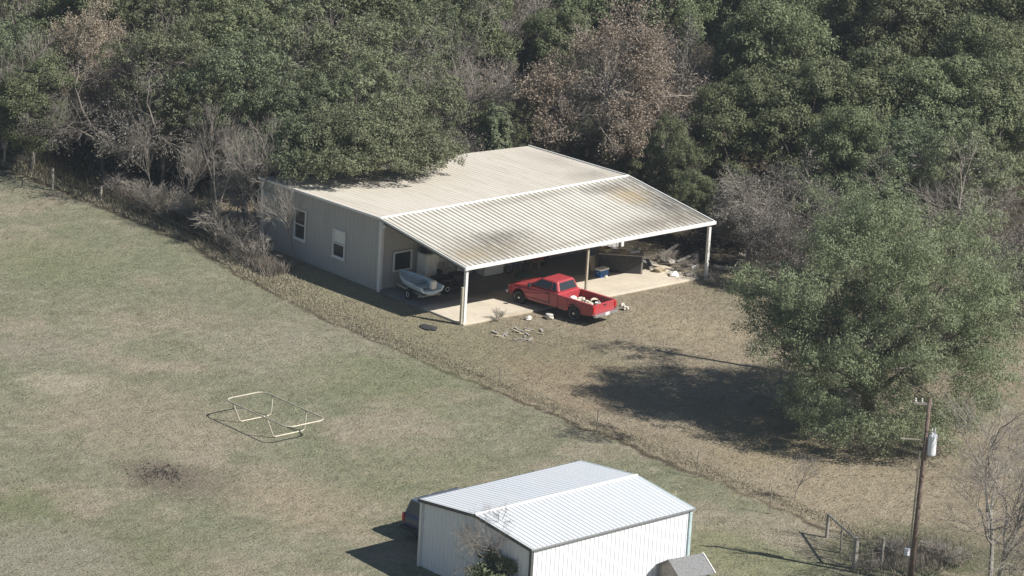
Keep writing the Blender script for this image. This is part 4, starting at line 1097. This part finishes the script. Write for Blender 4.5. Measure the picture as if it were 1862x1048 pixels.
# (kind, crown pixel u, v, height m, widen, label)
WOOD = [
 # left block, back to front
 ('oakA', 20, 30, 9, 1, 'grey green oak at the top left corner of the wood'),
 ('brown', 120, 110, 8.5, .95, 'half bare tree with russet leaves at the far left of the wood'),
 ('grnA', 215, 30, 9.5, 1, 'dark green tree at the top edge right of the russet tree'),
 ('bareB', 190, 185, 7.5, 1.1, 'pale leafless tree reaching over the dark gap at upper left'),
 ('oakB', 330, 60, 9.5, 1.1, 'dull olive oak right of the dark green tree at the top left'),
 ('oakA', 300, 150, 8.5, .95, 'olive oak below the dull olive oak, left of the thin trunked tree'),
 ('bareA', 250, 120, 8.5, 1, 'leafless tree between the russet tree and the olive oaks'),
 ('lite', 430, 180, 9, .95, 'yellowish green tree standing over the pale slanted saplings'),
 ('oakA', 480, 40, 10, 1.05, 'tall grey green oak at the top edge, left of centre'),
 ('bareB', 520, 130, 8.5, .9, 'twiggy taupe tree in front of the tall grey green oak'),
 ('oakB', 590, 150, 9.5, 1.05, 'broad oak in the middle of the left wood'),
 ('oakA', 600, 40, 10, 1, 'large oak at the top edge directly above the left roof corner'),
 ('grnB', 690, 50, 10, .95, 'dark green tree at the top edge above the building'),
 ('grnA', 800, 30, 10, .95, 'deep green tree at the top edge left of the bare trunks'),
 ('bareB', 730, 150, 9, 1, 'grey leafless tree in the centre of the wood above the roof'),
 ('oakB', 655, 215, 8, .95, 'olive oak spreading toward the back edge of the roof'),
 ('lite', 550, 225, 7.5, .95, 'light olive tree rising behind the left roof corner'),
 ('bareA', 840, 170, 9, 1, 'thin branched grey tree above the middle of the roof'),
 ('lite', 800, 110, 8.5, .85, 'yellow green tree between the grey leafless trees'),
 ('bareB', 930, 90, 9.5, .95, 'leafless tree with tall upright trunks left of the dark gap'),
 ('bareA', 975, 50, 10.5, .85, 'tallest upright leafless tree at the top centre'),
 ('grnB', 1075, 5, 9.5, .9, 'dark green tree at the top edge above the brown oak'),
 ('bareA', 905, 170, 8, .9, 'small leafless tree behind the little juniper'),
 ('brown', 1085, 145, 10.5, 1.1, 'big brown leaved oak standing behind the roof ridge'),
 ('grnA', 1205, 20, 9.5, .9, 'green tree at the top edge right of the brown oak'),
 ('bareB', 1190, 175, 8.5, .8, 'pale leafless tree at the right flank of the brown oak'),
 ('bareA', 1010, 215, 7, 1, 'low leafless tree directly behind the back roof corner'),
 # right block
 ('grnA', 1400, 115, 10, 1.0, 'tall bright evergreen right of the dark gap, with a round lit top'),
 ('grnB', 1330, 225, 8, .85, 'lower evergreen lobe left of the tall bright evergreen'),
 ('grnB', 1450, 215, 8.5, .95, 'evergreen in front of the tall bright evergreen'),
 ('grnA', 1335, 15, 9, 1, 'shaded evergreen at the top edge behind the dark gap'),
 ('grnB', 1470, 20, 10, 1, 'shaded evergreen at the top edge behind the tall bright evergreen'),
 ('grnA', 1600, 60, 10.5, 1.05, 'broad evergreen at the top edge, third from the right corner'),
 ('grnB', 1720, 50, 10.5, 1.05, 'broad evergreen at the top edge, second from the right corner'),
 ('grnA', 1840, 60, 10.5, 1.05, 'evergreen at the top right corner of the wood'),
 ('grnB', 1590, 200, 9, 1, 'evergreen above the light green big tree, left of the wide one'),
 ('grnA', 1700, 210, 9, 1.05, 'wide evergreen in the middle of the right wood'),
 ('grnB', 1810, 220, 9, 1, 'evergreen near the right edge in the middle of the right wood'),
 ('lite', 1640, 310, 7.5, .95, 'yellowish evergreen just above the big light green tree'),
 ('grnA', 1540, 290, 8, .85, 'dark evergreen between the taupe tree and the yellowish evergreen'),
 ('oakB', 1750, 330, 7.5, .95, 'dull green tree left of the leafless tree at the right edge'),
 ('taupe', 1420, 340, 6.5, .95, 'dense taupe leafless tree right of the canopy'),
 ('taupe', 1375, 370, 5.2, .8, 'low taupe leafless tree at the right end of the dark gap'),
 ('taupe', 1465, 410, 5.8, .9, 'rounded taupe leafless tree touching the big light green tree'),
 ('bareB', 1820, 380, 8, 1.1, 'leafless grey tree at the right edge behind the big tree'),
 ('taupe', 1850, 460, 6, 1, 'small taupe leafless tree at the right edge above the open ground'),
 ('grnB', 60, 190, 6.5, 1.0, 'low dark green tree under the russet tree at the left edge'),
 ('oakB', 350, 215, 7, 1.0, 'low olive oak over the dark shade left of the pale saplings'),
 ('grnA', 420, 110, 9.5, 1.0, 'shaded green tree wedged between the olive oaks of the left wood'),
 ('grnB', 140, 60, 9, .9, 'dark green tree behind the russet tree'),
 ('lite', 10, 130, 7.5, 1.0, 'olive tree cut by the left picture edge'),
 ('oakA', 700, 130, 9, 1.0, 'grey green oak behind the leafless trees above the roof'),
 ('grnB', 870, 90, 9, .8, 'green tree tucked behind the thin branched grey tree'),
 ('grnA', 1010, 110, 8.5, .75, 'shaded evergreen behind the upright leafless trees'),
 ('oakB', 770, 215, 7, .95, 'low grey green oak behind the middle of the roof'),
 ('oakA', 910, 240, 5.5, .8, 'low green tree directly behind the small juniper'),
 ('grnA', 1780, 130, 9, 1.0, 'evergreen below the second broad evergreen from the right corner'),
 ('grnB', 1225, 290, 6, .7, 'shaded evergreen bush tree behind the right roof edge'),
 ('bareA', 380, 120, 9.6, 1.0, 'grey leafless tree mixed among the olive oaks of the left wood'),
 ('bareA', 620, 110, 10, 1.0, 'grey leafless tree between the large oak and the broad oak'),
 ('bareB', 300, 210, 7.5, 1.0, 'low leafless tree hanging over the dark shade at left'),
 ('bareA', 55, 130, 9, 1.0, 'leafless tree near the left picture edge'),
 ('bareB', 780, 200, 7.5, 1.1, 'leafless tree hanging over the back edge of the roof'),
 ('taupe', 900, 60, 9.5, .9, 'dense taupe tree at the top edge left of the upright trunks'),
 ('taupe', 1175, 110, 9.5, .8, 'dense taupe tree at the right shoulder of the brown oak'),
 ('grnB', 1150, 275, 4.5, .9, 'low shaded evergreen bush tree behind the ridge end of the roof'),
 ('oakB', 1060, 250, 4.8, .9, 'low shaded oak scrub at the foot of the brown oak'),
 ('grnB', 1265, 360, 4.2, .8, 'low shaded evergreen in the dark gap beside the right canopy post'),
 ('bareA', 1265, 120, 8.5, .8, 'leafless tree in the dark gap right of the brown oak'),
]
for (k, u, v, H, sx, lb) in WOOD: plant(k, u, v, H, lb, sx=sx)
# low growth hanging over the back of the roof
def at(x, y): return (x, y)
def custom_tree(name, label, x, y, lobes, mat, seed, size=.052, per=1400, sub=40, sig=.27, rad=.2, H=7, group='oaks overhanging the roof', nb=20):
    T = thing(name, label, 'tree', (x, y, 0), 0, group)
    P, U, V = leaf_cloud(seed, lobes, per, size, .55, sub, sig)
    quads_mesh('crown', P, U, V, M[mat], T)
    trunk_mb(seed, lobes, H, rad, nb=nb).build('trunk', M['bark'], T, norm=False)
def hang(seed, cx, cy, wx, wy, n, zl=4.9, zh=6.6):
    r = random.Random(seed); L = []
    for i in range(n):
        a = r.uniform(0, 6.283); k = math.sqrt(r.random()); X = cx+wx*k*math.cos(a); Y = cy+wy*k*math.sin(a)
        q = r.uniform(.75, 1.25); L.append(((X, Y, zl+(zh-zl)*(1-k*k)*r.uniform(.5, 1.3)), (q, q, q*.7)))
    return L
custom_tree('oak_tree', 'low oak whose boughs hang over the middle of the back roof', 7.2, 17.0, hang(1, -.7, -3.6, 2.8, 2.7, 28, 4.2, 6.2), 'leaf_grey', 41)
custom_tree('oak_tree', 'low oak drooping over the left back corner of the roof', 3.6, 17.2, hang(2, .2, -3.6, 2.8, 2.8, 32, 4.3, 6.5), 'leaf_grey', 42)
custom_tree('oak_tree', 'olive tree behind the left end of the roof', .6, 18.0, hang(3, 1.4, -2.4, 1.8, 2.0, 16, 4.2, 5.8), 'leaf_light', 43)
plant('juni', 60, 9, 5.8, 'small bright green juniper touching the back edge of the roof', loc=(15.4, 15.9), sx=1.05)
plant('bareB', 90, 9, 6.0, 'leafless thicket tree between the low oak and the little juniper', loc=(12.4, 18.2), sx=1.1)
# pale saplings left of the building
for (k, u, v, H, ln, lb) in [('pale', 458, 440, 7.0, 0, 'tall pale trunked bare tree at the left rear corner of the building'), ('sapl', 537, 474, 5.2, 0, 'slender bare sapling standing before the far window'),
        ('sapl', 400, 425, 4.6, .45, 'bare sapling leaning left beside the tall pale tree'), ('sapl', 330, 395, 5.2, -.3, 'bare sapling rising from the dead weeds farthest left'), ('sapl', 485, 452, 4.2, .5, 'bent bare sapling hard against the building corner'),
        ('sapl', 430, 400, 6.0, .1, 'upright bare sapling between the leaning ones and the tall pale tree'), ('pale', 395, 380, 6.0, .2, 'pale bare tree half hidden in the shade of the wood edge'), ('sapl', 280, 360, 4.8, -.2, 'bare sapling at the edge of the dark woods, left of the brush heap'),
        ('sapl', 365, 410, 3.8, .6, 'low slanting bare sapling in the brush heap')]:
    plant(k, u, v, H, lb, base=True, lean=ln*.6, group='bare saplings left of the building', sx=.62 if k == 'pale' else .8)
for i, (u, v, H, lb) in enumerate([(255, 380, 2.2, 'bare grey shrub at the left end of the brush row'), (300, 400, 2.6, 'bare shrub second from the left in the brush row'), (350, 415, 2.4, 'bare shrub under the leaning saplings'), (400, 445, 2.8, 'widest bare shrub in the brush row'),
         (440, 462, 2.4, 'bare shrub at the foot of the tall pale tree'), (470, 478, 2.0, 'bare shrub nearest the building corner'), (210, 360, 1.8, 'small bare shrub beside the short fence post'), (45, 305, 1.4, 'lone bare shrub between the two left fence posts')]):
    plant('bush', u, v, H, lb, base=True, group='bare shrubs along the field edge', cat='shrub', sx=1.3)
# foreground shrubs and trees
plant('pale', 1800, 1085, 8.6, 'leafless grey tree at the lower right corner', base=True, group='foreground trees', sx=1.05)
plant('bareA', 902, 1088, 4.6, 'small bare tree before the shaded gable wall of the white barn', base=True, group='foreground trees', sx=.85)
plant('lowb', 915, 1098, 2.1, 'olive shrub at the foot of the white barn gable wall', base=True, group='foreground trees', cat='shrub')
for (u, v, H, lb) in [(1625, 1010, 1.0, 'low scrubby shrub beside the corner brace'), (1700, 1015, 1.1, 'low scrubby shrub right of the utility pole'), (1745, 1030, 1.0, 'low scrubby shrub under the leafless tree at lower right'), (1580, 1040, .8, 'low scrubby shrub in front of the corner brace')]:
    plant('bush', u, v, H, lb, base=True, group='low shrubs by the utility pole', cat='shrub', sx=1.4)
plant('sapl', 1445, 905, 2.6, 'thin bare sapling in the yard above the corner brace', base=True, group='foreground trees')
plant('bush', 1215, 482, 1.0, 'tangle of dead branches on top of the junk heap', base=True, group='dead branches by the slab', cat='branches', sx=1.5)
plant('bush', 1245, 492, .8, 'dead branches spilling from the junk heap toward the tire', base=True, group='dead branches by the slab', cat='branches', sx=1.6)
plant('bush', 1330, 482, .8, 'dead branches among the logs right of the canopy', base=True, group='dead branches by the slab', cat='branches', sx=1.8)
plant('bush', 1300, 520, 1.1, 'small bare shrub at the foot of the right canopy post', base=True, group='foreground trees', cat='shrub')
plant('bush', 905, 584, .9, 'dry brown weed growing at the slab edge by the truck', base=True, group='foreground trees', cat='shrub')

# ------------------------------------------------------------------ the big light green tree in the yard
def bigtree():
    p = G(1578, 778)
    T = thing('mesquite_tree', 'big light green tree with fine foliage reaching the ground beside its wide shadow', 'tree', (p.x, p.y, 0))
    r = random.Random(77); lobes = []
    H = 12.2
    side = Vector((_r.x, _r.y, 0)).normalized(); back = Vector((_fw.x, _fw.y, 0)).normalized()
    for i in range(84):
        ph = math.acos(1-2*(i+.5)/84); th = i*2.399963
        d = Vector((math.sin(ph)*math.cos(th), math.sin(ph)*math.sin(th), math.cos(ph)))
        k = r.uniform(.58, 1.0)
        wz = 6.0 if d.z < .2 else 6.1*(1-.55*d.z)
        c = Vector((d.x*wz*k, d.y*wz*k, 5.5+d.z*4.75*k))+side*.35
        if r.random() < .10: continue
        c += Vector((r.gauss(0, .5), r.gauss(0, .5), r.gauss(0, .45)))
        rad = r.uniform(.8, 1.8)
        lobes.append((tuple(c), (rad, rad, rad*.95)))
    for i in range(34):
        lobes.append(((r.gauss(0, 2.6)+.4, r.gauss(0, 2.6)-.6, r.uniform(2.6, 9)), (1.4, 1.4, 1.2)))
    # drooping skirts to the ground on the picture side
    for (a, b_, z) in ((-1.5, -4.2, 1.2), (.2, -4.8, 1.2), (1.8, -4.2, 1.3), (-3, -3.0, 1.8), (3, -3.5, 1.7), (-.8, -5.0, .9), (1.2, -3, 1.6), (4.2, -2.4, 2.2), (5.0, -1.4, 3.2), (4.6, -3.0, 2.0), (3.4, -4.0, 1.4), (-2.6, -4.2, 1.6), (2.4, -4.8, 1.0), (5.4, -.6, 4.2), (-4.9, .2, 4.6), (-5.2, 1.0, 5.2), (-4.2, -.3, 3.6), (-3.6, -.6, 4.6), (-4.4, .6, 6.0), (-3.0, -1.2, 3.2)):
        c = side*a+back*b_; lobes.append(((c.x, c.y, z), (1.2, 1.2, 1.1)))
    P, U, V = leaf_cloud(5, lobes, 2300, .046, .42, 40, .33, .5)
    quads_mesh('crown', P, U, V, M['leaf_mesq'], T)
    _, wb, _ = bare_mb(321, 8.6, 1.3, .2, depth=5, fan=.95, base_n=3)
    wb.build('twigs', M['twig'], T, norm=False)
    trunk_mb(9, [q for q in lobes if Vector(q[0]).length < 8.6 and q[0][2] > 3.5 and Vector(q[0][:2]).length < 4.6], H, .33, nb=26).build('trunk', M['bark'], T, norm=False)
bigtree()

# ------------------------------------------------------------------ undergrowth of the wood
def undergrowth():
    r = np.random.default_rng(4); n = 130000
    x = r.uniform(-4, 75, n); y = r.uniform(-12, 95, n)
    f = .93*x+.55*y
    k = (((f > 20.0) & (y+.35*x > 6.5) & ~inside_building(x, y, 1.2)) | ((y > 28.5) & (x > -2.2))) & (x+y < 120)
    cl = np.sin(x*.8+1.3*np.sin(y*.5))+np.sin(y*.9+1.1*np.sin(x*.6))+r.normal(0, .7, n)
    k &= cl > .2
    x, y = x[k], y[k]; n = len(x); z = np.abs(r.normal(0, .85, n))+.05
    P = np.c_[x, y, z]; N = unit(r.normal(size=(n, 3))+np.array([0, 0, .6])); t = unit(np.cross(N, r.normal(size=(n, 3)))); b = np.cross(N, t)
    s = r.uniform(.05, .13, n)[:, None]
    o = quads_mesh('undergrowth', P, t*s*.7, b*s, M['brush'])
    tag(o, 'dim leafy undergrowth on the floor of the wood', 'undergrowth', kind='stuff')
undergrowth()

# ------------------------------------------------------------------ haze
def haze():
    hz = MB().box((0, 0, 28), (420, 420, 58)).build('haze', M['ground']); hz.data.materials.clear()
    m = bpy.data.materials.new('haze'); m.use_nodes = True; t = m.node_tree; t.nodes.clear()
    o = t.nodes.new('ShaderNodeOutputMaterial'); v = t.nodes.new('ShaderNodeVolumePrincipled')
    v.inputs['Color'].default_value = (.78, .88, 1, 1); v.inputs['Density'].default_value = .00018; v.inputs['Anisotropy'].default_value = .2
    t.links.new(v.outputs[0], o.inputs['Volume']); hz.data.materials.append(m)
    tag(hz, 'thin pale haze in the air over the whole scene', 'haze', kind='stuff')
haze()
